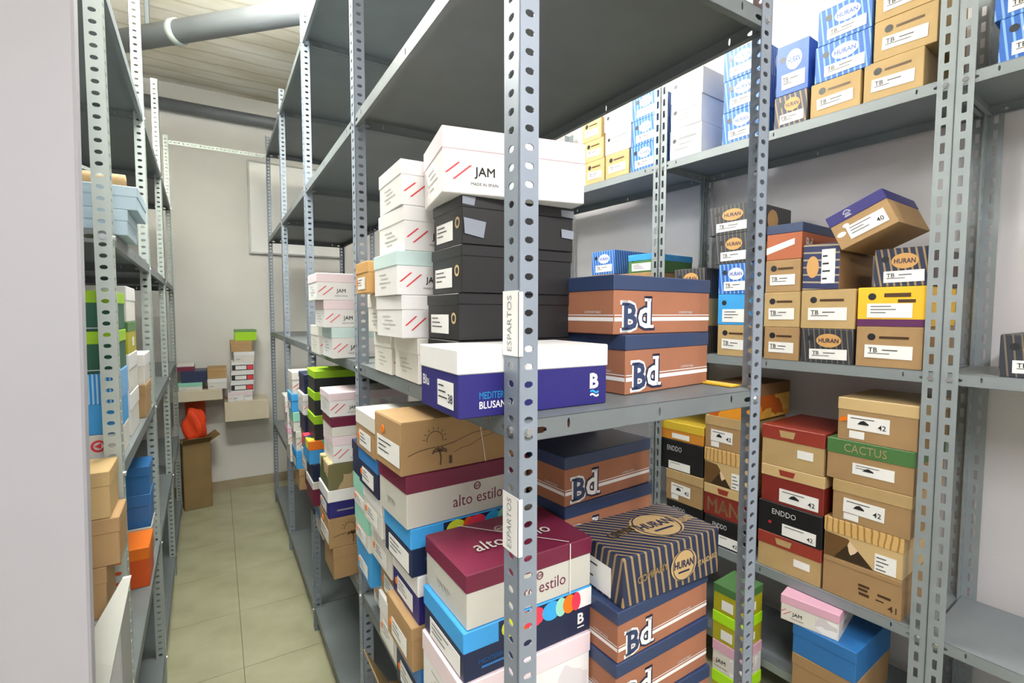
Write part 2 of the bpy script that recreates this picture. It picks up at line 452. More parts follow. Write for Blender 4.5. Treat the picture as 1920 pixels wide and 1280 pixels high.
        put('small_print', 'F', D, p_join(p_rect(L * .3, H * .62, L * .85, H * .70), p_rect(L * .3, H * .45, L * .7, H * .49), p_rect(L * .15, H * .3, L * .6, H * .33)), 'grey', o)
    elif st == 'skyend':
        finger_hole(o, 'F', D, L * 0.20, H * 0.72, 0.010)
        sticker(o, 'F', D, L * 0.54, H * 0.30, L * 0.78, H * 0.42)
    elif st in ('alto', ):
        put('lettering', 'F', D, p_text('alto estilo', L * 0.56, bh * 0.50, bh * 0.34, -0.004, L * 0.42), 'burgundy', o)
        put('emblem', 'F', D, p_join(p_ring(L * 0.55, bh * 0.84, bh * 0.12, bh * 0.03), p_text('ae', L * 0.55, bh * 0.84, bh * 0.09)), 'burgundy', o)
        put('lettering', 'T', D, p_text('alto estilo', L * 0.50, W * 0.42, W * 0.20, 0.004, L * 0.62), 'greige', o, bo + 0.0012)
        put('emblem', 'T', D, p_join(p_ring(L * 0.5, W * 0.68, W * 0.07, W * 0.012), p_text('ae', L * .5, W * .68, W * .05)), 'greige', o, bo + 0.0012)
        put('small_print', 'L', D, p_join(*[p_line([(W * (.3 + .05 * k), bh * .55), (W * (.36 + .05 * k), bh * (.35 + .1 * (k % 2)))], 0.002) for k in range(6)]), 'grey', o)
        tx = L * 0.80
        s = put('string', 'F', D, p_join(p_rect(tx, 0, tx + .002, H)), 'offwhite', o, bo + 0.0014)
        put('string', 'T', D, p_line([(tx, 0), (L * .25, W)], .002), 'offwhite', o, bo + 0.0014)
    elif st == 'festival':
        put('lid_print', 'F', D, p_rect(L * 0.24, bh + 0.001, L * 0.88, H - 0.001), 'navy2', o, bo + 0.0006)
        for q, (cu, rr_, mm) in enumerate(((.34, .052, 'lime2'), (.44, .030, 'orange'), (.51, .055, 'crimson2'), (.65, .050, 'cyan'), (.73, .030, 'mint'), (.80, .036, 'tagorange'), (.86, .026, 'crimson2'))):
            put('lid_print', 'F', D, p_disc(L * cu, bh + lh * .5, L * rr_ * 1.55, 16, lh * .485), mm, o, bo + 0.0009 + q * 0.00012)
        put('lid_print', 'F', D, p_rect(L * 0.86, bh + 0.001, L, H - 0.001), 'white', o, bo + 0.0008)
        put('lettering', 'F', D, p_join(p_text('MEDITERRANEAN', L * .25, bh * .55, bh * .16, .01, L * .3), p_rect(L * .12, bh * .3, L * .3, bh * .38)), 'blue', o)
        put('emblem', 'F', D, p_join(p_text('B', L * .91, bh * .6, bh * .42, .03), p_rect(L * .88, bh * .24, L * .94, bh * .29)), 'white', o)
        sticker(o, 'L', D, W * 0.55, bh * 0.45, W * 0.75, bh * 0.7)
    elif st == 'palm':
        g = [p_ring(L * .25, H * .60, .018, .0016, -0.2, 3.3, 14)]
        for k in range(8):
            a = -0.1 + k * 0.45; c = (L * .25, H * .60)
            g.append(p_line([(c[0] + .021 * math.cos(a), c[1] + .021 * math.sin(a)), (c[0] + .026 * math.cos(a), c[1] + .026 * math.sin(a))], .0015))
        g.append(p_line([(L * (.05 + .085 * k), H * (.36 + .04 * k + .03 * math.sin(k * 1.3))) for k in range(11)], .0012))
        g.append(p_line([(L * (.4 + .06 * k), H * (.30 + .05 * k + .02 * math.sin(k * 2))) for k in range(9)], .001))
        b = (L * .29, H * .10)
        g.append(p_line([b, (b[0] + .002, b[1] + .014), (b[0] - .001, b[1] + .028)], .003))
        for a in (0.3, 1.0, 1.9, 2.6, 3.3, -0.3):
            g.append(p_line([(b[0] - .001, b[1] + .028), (b[0] - .001 + .010 * math.cos(a), b[1] + .028 + .008 * math.sin(a) + .002), (b[0] - .001 + .017 * math.cos(a), b[1] + .026 + .006 * math.sin(a))], .0028))
        g.append(p_rect(b[0] + .02, b[1], b[0] + .026, b[1] + .016))
        put('palm_print', 'F', D, p_join(*g), 'darkbrown', o)
        sticker(o, 'L', D, W * 0.55, H * 0.36, W * 0.85, H * 0.42)
        put('orange_tag', 'L', D, p_disc(W * .35, H * .72, .009, 8), 'tagorange', o, 0.002, 0.0015)
        put('string', 'F', D, p_line([(L * .66, 0), (L * .60, H)], .0016), 'offwhite', o, 0.0014)
    elif st == 'labelled':
        sticker(o, 'L', D, W * 0.5, bh * 0.5, W * 0.6, bh * 0.6)
        put('small_print', 'F', D, p_rect(L * .1, bh * .4, L * .3, bh * .5), 'grey', o)
        put('orange_tag', 'L', D, p_disc(W * .16, bh * .55, .008, 8), 'tagorange', o, 0.002, 0.0015)
    elif st == 'lend':      # end with a white shoe label
        sticker(o, 'F', D, L * 0.42, bh * 0.58, L * 0.54, bh * 0.50, size='42', shoe=True, bars=1, rot=-0.02)
        sticker(o, 'F', D, L * 0.26, bh * 0.20, L * 0.20, bh * 0.22, bars=0)
    elif st == 'lend_orange':
        sticker(o, 'F', D, L * 0.40, bh * 0.62, L * 0.54, bh * 0.46, size='42', shoe=True, bars=1)
        sticker(o, 'F', D, L * 0.26, bh * 0.22, L * 0.20, bh * 0.24, bars=0)
        put('orange_tag', 'F', D, p_poly([(L * .03, bh * .58), (L * .13, bh * .66), (L * .12, bh * .80), (L * .02, bh * .70)]), 'tagorange', o, 0.003, 0.0008)
    elif st == 'cactus':
        put('lettering', 'F', D, p_text('CACTUS', L * 0.46, bh + lh * 0.5, lh * 0.55, 0.0, L * 0.5), 'camo', o, bo + 0.0008)
        sticker(o, 'F', D, L * 0.56, bh * 0.55, L * 0.48, bh * 0.42, shoe=True, bars=2)
    elif st == 'enddo':
        put('lettering', 'F', D, p_text('ENDDO', L * 0.42, H * 0.72, H * 0.17, 0.0, L * 0.38, 0, 1.2), 'silver', o)
        sticker(o, 'F', D, L * 0.66, H * 0.24, L * 0.52, H * 0.36, size='42', bars=1)
        finger_hole(o, 'F', D, L * .2, H * .35, .006, mat='crimson')
    elif st == 'enddo_l':
        put('lettering', 'F', D, p_text('ENDDO', L * 0.36, H * 0.72, H * 0.17, 0.0, L * 0.34, 0, 1.2), 'silver', o)
        sticker(o, 'F', D, L * 0.48, H * 0.16, L * 0.5, H * 0.26, bars=1)
    elif st == 'redend':
        put('emblem', 'F', D, p_poly([(L * .32, bh + lh * .25), (L * .53, bh + lh * .25), (L * .56, bh + lh * .75), (L * .29, bh + lh * .75)]), 'kraft_pale', o, bo + 0.0008)
        sticker(o, 'F', D, L * 0.72, bh * 0.62 if bh > .08 else bh * .4, L * 0.25, bh * 0.3, bars=0)
    elif st == 'creamred':
        put('emblem', 'F', D, p_poly([(L * .32, bh + lh * .25), (L * .53, bh + lh * .25), (L * .56, bh + lh * .75), (L * .29, bh + lh * .75)]), 'redlid', o, bo + 0.0008)
        sticker(o, 'F', D, L * 0.62, bh * 0.36, L * 0.62, bh * 0.5, size='42', shoe=True, bars=1)
    elif st == 'man':
        put('lettering', 'F', D, p_text('MAN', L * 0.52, bh * 0.50, bh * 0.66, 0.015, L * 0.85), 'kraft', o)
        put('emblem', 'F', D, p_poly([(L * .40, bh + lh * .2), (L * .62, bh + lh * .2), (L * .66, bh + lh * .75), (L * .36, bh + lh * .75)]), 'redlid', o, bo + 0.0008)
    elif st == 'wood':
        put('photo_print', 'F', D, p_poly([(0.002, 0.002), (L * .66, 0.002), (L * .32, bh * .9), (0.002, bh * .96)]), 'photo_print', o)
        sticker(o, 'F', D, L * 0.80, bh * 0.38, L * 0.26, bh * 0.66, bars=4)
    elif st == 'kraft41':
        put('lettering', 'F', D, p_join(p_text('41', L * 0.90, H * 0.22, H * 0.16, 0.01), p_rect(L * .48, H * .50, L * .62, H * .56), p_rect(L * .48, H * .40, L * .60, H * .46), p_rect(L * .49, H * .28, L * .62, H * .35), p_rect(L * .72, H * .42, L * .88, H * .48), p_rect(L * .70, H * .30, L * .80, H * .33)), 'darkbrown', o)
        put('crease', 'F', D, p_rect(0, H * .86, L, H * .875), 'kraft_dark', o)
    elif st == 'tilt':
        put('emblem', 'F', D, p_join(p_ring(L * .36, bh + lh * .5, lh * .32, lh * .06, 0, PI, 12), p_rect(L * .30, bh + lh * .22, L * .42, bh + lh * .28), p_text('IIII', L * .36, bh + lh * .45, lh * .3, 0, L * .09)), 'silver', o, bo + 0.0008)
        sticker(o, 'F', D, L * 0.56, bh * 0.48, L * 0.66, bh * 0.52, size='40', bars=3)
        put('spot', 'F', D, p_disc(L * .25, bh * .80, .010, 10, .006), 'tag', o)
        put('spot', 'F', D, p_disc(L * .12, bh * .55, .014, 10, .008), 'tag', o)
    elif st == 'orangeend':
        put('white_band', 'F', D, p_poly([(0, bh * .22), (L * .8, bh * .55), (L * .8, bh * .78), (0, bh * .48)]), 'white', o)
        put('lettering', 'R', D, p_text('Bd', W * .18, bh * .6, bh * .4, .03), 'silver', o)
    elif st == 'limebox':
        sticker(o, 'F', D, L * 0.5, bh * 0.45, L * 0.4, bh * 0.5, bars=0)
        sticker(o, 'R', D, W * 0.55, bh * 0.5, W * 0.22, bh * 0.4, bars=0)
    elif st == 'leaf':
        put('lettering', 'F', D, p_join(*[p_disc(L * (.62 + .05 * (k % 4)), bh * (.35 + .16 * (k // 4)), .009, 7) for k in range(12)]), 'silver', o)
        put('white_band', 'F', D, p_rect(0, bh * .10, L, bh * .13), 'silver', o)
    elif st == 'recycle':
        put('emblem', 'F', D, p_join(p_ring(L * .60, H * .62, .014, .005), p_disc(L * .60, H * .62, .005)), 'slash', o)
        put('emblem', 'F', D, p_join(p_ring(L * .86, H * .62, .014, .005), p_poly([(L * .83, H * .62), (L * .88, H * .72), (L * .88, H * .52)])), 'slash', o)
        put('blue_patch', 'F', D, p_rect(L * .52, H * .08, L * .76, H * .36), 'lightblue', o)

STY = {  # style: body material, lid material, lid fraction, deco kind
    'jam': ('white', 'white', .34, 'jam'), 'jampink': ('white', 'pinkwhite', .34, 'jam'), 'jampink2': ('offwhite', 'pink', .34, 'jam'),
    'jammint': ('white', 'mintpale', .34, 'jam'), 'jamoff': ('offwhite', 'offwhite', .36, 'jam'),
    'blusand': ('navy', 'white', .36, 'blusand'), 'black': ('black', 'black', .24, 'blackbox'), 'plainblack': ('black', 'black', .3, ''),
    'bd': ('kraft_red', 'navylid', .26, 'bd'), 'huran': ('huran', 'huran', .02, 'huranbox'),
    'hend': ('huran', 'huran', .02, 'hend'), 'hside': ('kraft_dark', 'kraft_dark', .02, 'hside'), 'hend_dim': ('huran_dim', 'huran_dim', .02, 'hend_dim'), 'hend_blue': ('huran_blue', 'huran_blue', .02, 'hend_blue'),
    'kend': ('kraft_pale', 'kraft_pale', .02, 'kend'), 'kend2': ('kraft', 'kraft', .02, 'kend'), 'yend': ('yellow', 'yellow', .02, 'yend'),
    'wend': ('white', 'white', .03, 'wend'), 'cend': ('offwhite', 'offwhite', .03, 'wend'), 'skyend': ('sky', 'sky', .02, 'skyend'),
    'alto': ('greige', 'burgundy', .34, 'alto'), 'fest': ('navy2', 'sky', .42, 'festival'), 'palm': ('kraft', 'kraft', .02, 'palm'),
    'whitenavy': ('navy', 'white', .42, 'labelled'), 'kraftlab': ('kraft', 'kraft', .3, 'labelled'), 'stringbox': ('kraft', 'offwhite', .38, 'labelled'),
    'bluelid': ('navy2', 'blue', .36, 'labelled'), 'mint': ('offwhite', 'mint', .5, 'labelled'), 'whitebox': ('offwhite', 'white', .4, 'labelled'),
    'bluebox': ('sky', 'sky', .4, 'labelled'), 'maroon': ('burgundy', 'offwhite', .3, ''), 'maroon2': ('offwhite', 'burgundy', .5, ''),
    'camo': ('camo_print', 'camo_print', .05, ''), 'limedark': ('dark', 'lime', .36, ''), 'multi': ('sky', 'festival', .4, ''), 'plainkraft': ('kraft', 'kraft', .32, ''),
    'plainpale': ('kraft_pale', 'kraft_pale', .32, ''), 'plainnavy': ('navy2', 'navy2', .3, ''), 'tan': ('tan', 'tan', .36, 'labelled'),
    'lend': ('kraft', 'kraft_pale', .30, 'lend'), 'lend_orange': ('kraft', 'cream', .28, 'lend_orange'), 'cactus': ('kraft', 'green', .36, 'cactus'),
    'enddo': ('black', 'black', .04, 'enddo'), 'enddo_l': ('black', 'black', .04, 'enddo_l'), 'redend': ('kraft_pale', 'redlid', .34, 'redend'),
    'creamred': ('red', 'cream', .30, 'creamred'), 'man': ('red', 'cream', .30, 'man'), 'wood': ('cream', 'woodgrain', .36, 'wood'),
    'kraft41': ('kraft', 'kraft', .02, 'kraft41'), 'tilt': ('kraft', 'navy', .30, 'tilt'), 'orangeend': ('orange_card', 'navylid', .26, 'orangeend'),
    'sunset': ('sunset_print', 'kraft_dark', .34, ''), 'yelorange': ('orange_soft', 'yellow_soft', .45, 'limebox'), 'limebox': ('yellowgreen', 'limebright', .36, 'limebox'),
    'limetop': ('yellowgreen', 'green', .3, 'limebox'), 'bluestack': ('blue', 'blue', .36, ''), 'leaf': ('bottle', 'lime', .30, 'leaf'),
    'sheen': ('sky', 'blue_painted_sheen', .5, ''), 'recycle': ('offwhite', 'offwhite', .03, 'recycle'), 'lightblue': ('lightblue', 'lightblue', .45, ''),
    'orangebox': ('orange', 'tagorange', .3, ''), 'darkblue': ('royal', 'royal', .02, 'hend_blue'), 'whiteblack': ('white', 'white', .04, 'endband'),
    'green': ('lime', 'green', .2, ''), 'greenblue': ('green', 'sky', .35, 'skyend'),
}
pbr('tape', '8E95A2', 0.15); pbr('orange_card', 'AE6240', 0.6, var=0.05); pbr('orange_soft', 'D08A30', 0.5, var=0.05); pbr('yellow_soft', 'D8B838', 0.5, var=0.05)

def shoebox(style, label, P, L, W, H, yaw=0.0, group=None, rx=0.0, ry=0.0, name='shoe_box'):
    """P: lower front left corner; local x runs along the front, y into the depth"""
    body, lid, lf, dk = STY[style]
    o = empty(name, P, yaw, rx, ry)
    tag(o, label, 'shoe box', group)
    lh = H * lf
    if lf <= 0.055:      # one-piece carton with a tuck flap
        link('carton', rbox_mesh('carton', 0, 0, 0, L, W, H - 0.0015, 0.0014, body), None, o)
        fl = rbox_mesh('top_flap', 0.001, 0.0008, H - 0.003, L - 0.001, W - 0.001, H, 0.0007, lid)
        link('top_flap', fl, None, o)
        bo = 0.0
    else:
        bo = 0.0016
        link('base', rbox_mesh('base', 0, 0, 0, L, W, H - 0.003, 0.0014, body), None, o)
        link('lid', rbox_mesh('lid', -bo, -bo, H - lh, L + bo, W + bo, H, 0.0016, lid), None, o)
    if dk == 'endband':
        put('band', 'F', (L, W, H), p_rect(0.004, H * .18, L - .004, H * .72), 'dark', o)
        put('sticker', 'F', (L, W, H), p_rect(L * .18, H * .26, L * .66, H * .64), 'tag', o, 0.0012)
        put('red_patch', 'F', (L, W, H), p_rect(L * .7, H * .24, L * .95, H * .66), 'slash', o, 0.0012)
    elif dk:
        deco(o, dk, L, W, H, lh if lf > .055 else 0.0, bo)
    return o

ORD = ['top', 'second down', 'third down', 'fourth down', 'fifth down', 'sixth down', 'seventh down', 'eighth down', 'ninth down']

# ------------------------------------------------------------------ room
def struct(o): o['kind'] = 'structure'; return o
AR = math.radians(4.62)
EU = Vector((-math.sin(AR), math.cos(AR), 0)); EV = Vector((math.cos(AR), math.sin(AR), 0)); LAT = 1.82
def RP(u, v, z=0.0): return EU * u + EV * (LAT + v) + Vector((0, 0, z))
AL = math.radians(1.29)
EUL = Vector((-math.sin(AL), math.cos(AL), 0)); EVL = Vector((-math.cos(AL), -math.sin(AL), 0)); LATL = 0.16
def LP(u, v, z=0.0): return EUL * u + EVL * (LATL + v) + Vector((0, 0, z))
CZ = 3.22; YB = 4.656; XL = -0.72; YF = -2.6

fl = struct(MB().box(-1.9, YF, -0.06, 3.0, YB + 0.1, -0.004).build('floor', 'floor_joint'))
tl = rbox_mesh('tile', 0.0012, 0.0012, -0.0035, 0.4438, 0.4438, 0.0, 0.0003, 'tile')
x = 0.055 - 0.445 * 4
while x < 2.9:
    y = 2.689 - 0.445 * 11
    while y < YB - 0.02:
        y1 = min(0.445, YB - y)
        t = link('tile', tl, None, fl, (x, y, 0)); t.scale = (1, y1 / 0.445, 1)
        y += 0.445
    x += 0.445
struct(MB().box(-1.9, YF, CZ, 3.0, YB + 0.1, CZ + 0.1).build('ceiling', 'ceiling'))
struct(MB().box(-1.9, YB, 0, 3.0, YB + 0.1, CZ).build('wall_back', 'wall'))
struct(MB().box(XL - 0.1, 1.15, 0, XL, YB, CZ).build('wall_left', 'wall'))
struct(MB().box(-1.9, YF - 0.1, 0, 3.0, YF, CZ).build('wall_front', 'wall'))
struct(MB().box(-1.9, YF, 0, -1.8, 1.15, CZ).build('wall_side', 'wall'))
wr = MB(); a, b, c, d = RP(YF - 0.4, 0.41), RP(YB + 0.6, 0.41), RP(YB + 0.6, 0.51), RP(YF - 0.4, 0.51)
wr.prism([a, d, c, b], 0, CZ)
struct(wr.build('wall_right', 'wall_right'))
struct(MB().box(-1.8, YB - 0.012, 0, 2.6, YB, 0.078).build('baseboard_back', 'skirting'))
# thin partition at the left, its end towards the aisle
pt = MB(); pt.prism([(-1.8, 1.10), (-0.197, 1.10), (-0.197, 1.135), (-1.8, 1.135)], 0, CZ)
pt.v = [(vx if vx < -1 else -0.199 + (vz - 1.42) * 0.017, vy, vz) for vx, vy, vz in pt.v]
struct(link('wall_partition', bevel_mesh(pt.mesh('wall_partition', 'partition'), 0.004), None))
# pipes under the ceiling
o = MB().tube((-0.70, YB - 0.06, 3.035), (2.2, YB - 0.06, 3.035), 0.045, 20).build('ceiling_pipe', 'pipe', smooth=True)
tag(o, 'dark grey pipe running along the top of the far white wall', 'pipe', 'grey ceiling pipes')
d = Vector((0.626, -0.621, 0)).normalized(); p0 = Vector((-0.224, 3.407, 3.0))
r = empty('ceiling_pipe', tuple(p0)); tag(r, 'thick grey pipe crossing diagonally under the stained concrete ceiling', 'pipe', 'grey ceiling pipes')
MB().tube(-d * 0.40, d * 2.2, 0.058, 24).build('pipe', 'pipe', r, smooth=True)
MB().tube(d * 0.10, d * 0.135, 0.066, 24).build('collar', 'steel_pale', r, smooth=True)
MB().tube((-0.06, 0.06, 0.05), (-0.06, 0.06, 0.22), 0.012, 8).build('hanger', 'steel_dark', r)

# ceiling lamps: twin tube fixtures that light the room
for i, (lx, ly, lz, rz, pw, pu, colr) in enumerate(LAMPS):
    r = empty('ceiling_lamp', (lx, ly, lz), rz)
    tag(r, ['white tube lamp on the ceiling nearest the entrance', 'white tube lamp on the ceiling before the wall rack', 'white tube lamp on the ceiling over the right aisle', 'white tube lamp on the ceiling over the left aisle'][i], 'lamp', 'ceiling tube lamps')
    link('housing', rbox_mesh('housing', -0.09, -0.62, 0.03, 0.09, 0.62, 0.074, 0.004, 'white'), None, r)
    for s in (-1, 1):
        MB().tube((s * 0.045, -0.59, 0.012), (s * 0.045, 0.59, 0.012), 0.013, 10).build('tube', 'lamp', r, smooth=True)
    for s in (-1, 1):
        MB().tube((0, s * 0.5, 0.07), (0, s * 0.5, CZ - lz), 0.004, 6).build('hanging_rod', 'steel_dark', r)
    l = area('lamp_light', (0, 0, -0.012), 0.16, 1.18, pw, colr); l.parent = r
    l = area('lamp_light', (0, 0, 0.082), 0.16, 1.18, pu, colr, (PI, 0, 0)); l.parent = r  # upward light added above the housing to brighten the ceiling

# ------------------------------------------------------------------ shelving
def strip(mb, length, width, holes, T, th=0.002, k=0.45):
    """perforated plate: s along the length, t across the width; T maps (s, t, n) to 3-D.
    holes: list of (s, t, hs, ht) half sizes, one per cell, sorted by s"""
    def P(s, t, n): return T(s, t, n)
    cuts = [0.0]
    for i, h in enumerate(holes):
        nxt = holes[i + 1][0] if i + 1 < len(holes) else None
        cuts.append((h[0] + nxt) / 2 if nxt is not None else length)
    if not holes: cuts = [0.0, length]
    N = 8
    for i in range(len(cuts) - 1):
        s0, s1 = cuts[i], cuts[i + 1]
        if not holes:
            for n, fl_ in ((0, False), (th, True)):
                q = [P(s0, 0, n), P(s1, 0, n), P(s1, width, n), P(s0, width, n)]
                if fl_: q.reverse()
                mb.quad(*q)
            continue
        hs, ht = holes[i][2], holes[i][3]; cs, ct = holes[i][0], holes[i][1]
        ring = [(cs - hs, ct - ht * k), (cs - hs * k, ct - ht), (cs + hs * k, ct - ht), (cs + hs, ct - ht * k), (cs + hs, ct + ht * k), (cs + hs * k, ct + ht), (cs - hs * k, ct + ht), (cs - hs, ct + ht * k)]
        cor = [(s0, 0), (s1, 0), (s1, width), (s0, width)]
        fs = [(0, 8 + 1, 8 + 0), (0, 1, 8 + 2, 8 + 1), (1, 8 + 3, 8 + 2), (1, 2, 8 + 4, 8 + 3), (2, 8 + 5, 8 + 4), (2, 3, 8 + 6, 8 + 5), (3, 8 + 7, 8 + 6), (3, 0, 8 + 0, 8 + 7)]
        for n, fl_ in ((0, False), (th, True)):
            b = len(mb.v)
            mb.v += [P(p[0], p[1], n) for p in cor] + [P(p[0], p[1], n) for p in ring]
            for f in fs:
                g = tuple(b + (x if x < 8 else x - 8 + 4) for x in f)
                mb.f.append(g[::-1] if fl_ else g)
        b = len(mb.v)
        mb.v += [P(p[0], p[1], 0) for p in ring] + [P(p[0], p[1], th) for p in ring]
        for q in range(N):
            e = (q + 1) % N; mb.f.append((b + q, b + e, b + N + e, b + N + q))
    # long edges
    mb.quad(P(0, 0, 0), P(0, 0, th), P(length, 0, th), P(length, 0, 0))
    mb.quad(P(0, width, 0), P(length, width, 0), P(length, width, th), P(0, width, th))
    mb.quad(P(0, 0, 0), P(0, width, 0), P(0, width, th), P(0, 0, th))
    mb.quad(P(length, 0, 0), P(length, 0, th), P(length, width, th), P(length, width, 0))

UP = {}
def upright_mesh(kind, sx, sy, ht, mat):
    k = (kind, sx, sy, ht, mat)
    if k in UP: return UP[k]
    if kind == 'round': wa, wb, pitch, ha, hb = 0.031, 0.039, 0.0245, (0.0045, 0.0068), (0.0048, 0.0072)
    else: wa, wb, pitch, ha, hb = 0.038, 0.040, 0.050, (0.0150, 0.0050), (0.0150, 0.0055)
    n = int((ht - 0.01) / pitch); kk = 0.45 if kind == 'round' else 0.85
    mb = MB()
    strip(mb, ht, wa, [(0.012 + pitch * i + pitch / 2, wa * 0.53, ha[0], ha[1]) for i in range(n)], lambda s, t, q: (sx * t, sy * q, s), 0.002, kk)
    strip(mb, ht, wb, [(0.012 + pitch * i + pitch / 2, wb * 0.53, hb[0], hb[1]) for i in range(n)], lambda s, t, q: (sx * q, sy * t, s), 0.002, kk)
    me = mb.mesh('upright', mat)
    bm = bmesh.new(); bm.from_mesh(me); bmesh.ops.remove_doubles(bm, verts=bm.verts, dist=1e-5); bmesh.ops.recalc_face_normals(bm, faces=bm.faces); bm.to_mesh(me); bm.free()
    UP[k] = me
    return me
SH = {}
def shelf_mesh(wd, ln, mat, lip=0.031):
    k = (wd, ln, mat, lip)
    if k in SH: return SH[k]
    mb = MB(); t = 0.0012
    mb.box(0, 0, -t, wd, ln, 0)
    def hl(length):
        hs = [(0.035, lip * .55, 0.011, 0.0045), (0.085, lip * .4, 0.0025, 0.007), (length * 0.5, lip * .5, 0.0025, 0.007), (length - 0.085, lip * .4, 0.0025, 0.007), (length - 0.035, lip * .55, 0.011, 0.0045)]
        return hs
    strip(mb, wd, lip, hl(wd), lambda s, q, n: (s, n, -q), 0.0012)
    strip(mb, wd, lip, hl(wd), lambda s, q, n: (s, ln - n, -q), 0.0012)
    strip(mb, ln, lip, hl(ln), lambda s, q, n: (n, s, -q), 0.0012)
    strip(mb, ln, lip, hl(ln), lambda s, q, n: (wd - n, s, -q), 0.0012)
    r = 0.012
    for bx in ((0, 0, wd, r), (0, ln - r, wd, ln), (0, 0, r, ln), (wd - r, 0, wd, ln)):
        mb.box(bx[0], bx[1], -lip, bx[2], bx[3], -lip + 0.001)
    me = mb.mesh('shelf', mat)
    bm = bmesh.new(); bm.from_mesh(me); bmesh.ops.remove_doubles(bm, verts=bm.verts, dist=1e-5); bmesh.ops.recalc_face_normals(bm, faces=bm.faces); bm.to_mesh(me); bm.free()
    SH[k] = me
    return me
def bolt_mesh():
    mb = MB(); mb.prism([(0.0055 * math.cos(PI / 3 * k), 0.0055 * math.sin(PI / 3 * k)) for k in range(6)], 0, 0.004)
    mb.prism([(0.0075 * math.cos(PI / 5 * k), 0.0075 * math.sin(PI / 5 * k)) for k in range(10)], 0, 0.0012)
    me = mb.mesh('bolt', 'zinc'); return me
BOLT = bolt_mesh()

def rack(name, label, loc, rz, wd, bays, bay, zs, ht, kind, mat, smat, group, lip=0.031, bolt_x=True):
    root = empty(name, loc, rz); tag(root, label, 'shelving', group)
    L = bays * bay
    for i in range(bays + 1):
        y = i * bay; sy = 1
        if i == bays: sy = -1
        elif i > 0: y -= 0.020
        for sx, x in ((1, 0.0), (-1, wd)):
            link('upright', upright_mesh(kind, sx, sy, ht, mat), None, root, (x, y, 0))
            for z in zs:
                q = y + sy * 0.021
                b = link('bolt', BOLT, None, root, (x - sx * 0.0001, q, z - lip * 0.55)); b.rotation_euler = (0, -sx * PI / 2, 0)
                if i == 0:
                    b = link('bolt', BOLT, None, root, (x + sx * 0.0165, y, z - lip * 0.55)); b.rotation_euler = (PI / 2, 0, 0)
    for i in range(bays):
        for z in zs:
            y0 = i * bay + 0.0022 + (0.0 if i == 0 else -0.0018)
            link('shelf', shelf_mesh(wd - 0.0046, bay - (0.0044 if bays == 1 else 0.0030), smat, lip), None, root, (0.0023, y0, z))
    return root
X0, Y0 = 0.347, 0.56
rack('metal_shelving_rack', 'long grey perforated steel rack in the middle, its end facing the viewer', (X0, Y0, 0), 0, 0.552, 4, 0.9, (0.11, 0.635, 1.323, 2.024, 2.66), 2.78, 'round', 'steel', 'steel_dark', 'grey steel shelving racks')
p = LP(1.38, 0.42)
rack('metal_shelving_rack', 'pale grey perforated steel rack along the left side of the tiled aisle', (p.x, p.y, 0), AL, 0.42, 3, 0.95, (0.11, 0.58, 1.12, 1.65, 2.21), 2.70, 'round', 'steel_pale', 'steel_dark', 'grey steel shelving racks')
for u0, lb in ((0.424, 'grey slotted steel rack on the right wall, full of shoe boxes'), (1.414, 'far grey slotted steel rack on the right wall, mostly hidden behind stacked boxes'), (-0.576, 'nearest grey slotted steel rack on the right wall with bare shelves')):
    p = RP(u0 + 0.0002, 0.0)
    rack('metal_shelving_rack', lb, (p.x, p.y, 0), AR, 0.36, 1, 0.9995, (0.16, 0.515, 1.30, 2.13), 2.60, 'slot', 'steel_wall', 'steel_mid', 'grey steel shelving racks', 0.034)

# tie bar between the tops of the left and middle racks
mb = MB(); strip(mb, 0.60, 0.026, [(0.012 + 0.025 * i, 0.013, 0.0065, 0.0045) for i in range(24)], lambda s, q, n: (s, n, q))
o = mb.build('tie_bar', 'steel_pale', None, (-0.252, 4.168, 2.625)); tag(o, 'thin perforated steel bar tying the left rack to the middle rack', 'bar')

# paper tags on the front upright
for z0, z1, lb in ((1.412, 1.49, 'upper handwritten white paper tag taped to the front upright'), (1.165, 1.245, 'lower handwritten white paper tag taped to the front upright')):
    pass
def paper_tag(z0, z1, lb):
    mb = MB()
    mb.box(X0 - 0.0016, Y0 - 0.0016, z0, X0 - 0.0008, Y0 + 0.040, z1)
    mb.box(X0 - 0.0016, Y0 - 0.0016, z0, X0 + 0.006, Y0 - 0.0008, z1 - 0.002)
    o = mb.build('paper_tag', 'tag'); tag(o, lb, 'tag', 'paper tags on the front upright')
    g = p_text('ESPARTOS', 0, 0, 0.012, 0.0, (z1 - z0) * 0.86)
    me = bpy.data.meshes.new('handwriting')
    me.from_pydata([(X0 - 0.0019, Y0 + 0.022 + p[1], (z0 + z1) / 2 + p[0]) for p in g[0]], [], g[1]); me.materials.append(MATS['grey'])
    link('handwriting', me, None, o)
paper_tag(1.411, 1.500, 'upper handwritten white paper tag taped to the front upright')
paper_tag(1.133, 1.216, 'lower handwritten white paper tag taped to the front upright')

# ------------------------------------------------------------------ boxes: middle rack
S2, S1 = 1.3235, 0.6355       # shelf tops
def stack(items, where, group, z0):
    """items bottom-up: (style, what, x, y, L, W, H, yaw[deg])"""
    z = z0; n = len(items); obs = []
    for i, it in enumerate(items):
        style, what, x, y, L, W, H = it[:7]; yaw = math.radians(it[7]) if len(it) > 7 else 0.0
        k = n - 1 - i
        lab = '%s, %s %s' % (what, ORD[k] + ' in', where) if n > 1 else '%s, %s' % (what, where)
        obs.append(shoebox(style, lab, (x, y, z + 0.0004), L, W, H, yaw, group))
        z += H + 0.0006
    return obs

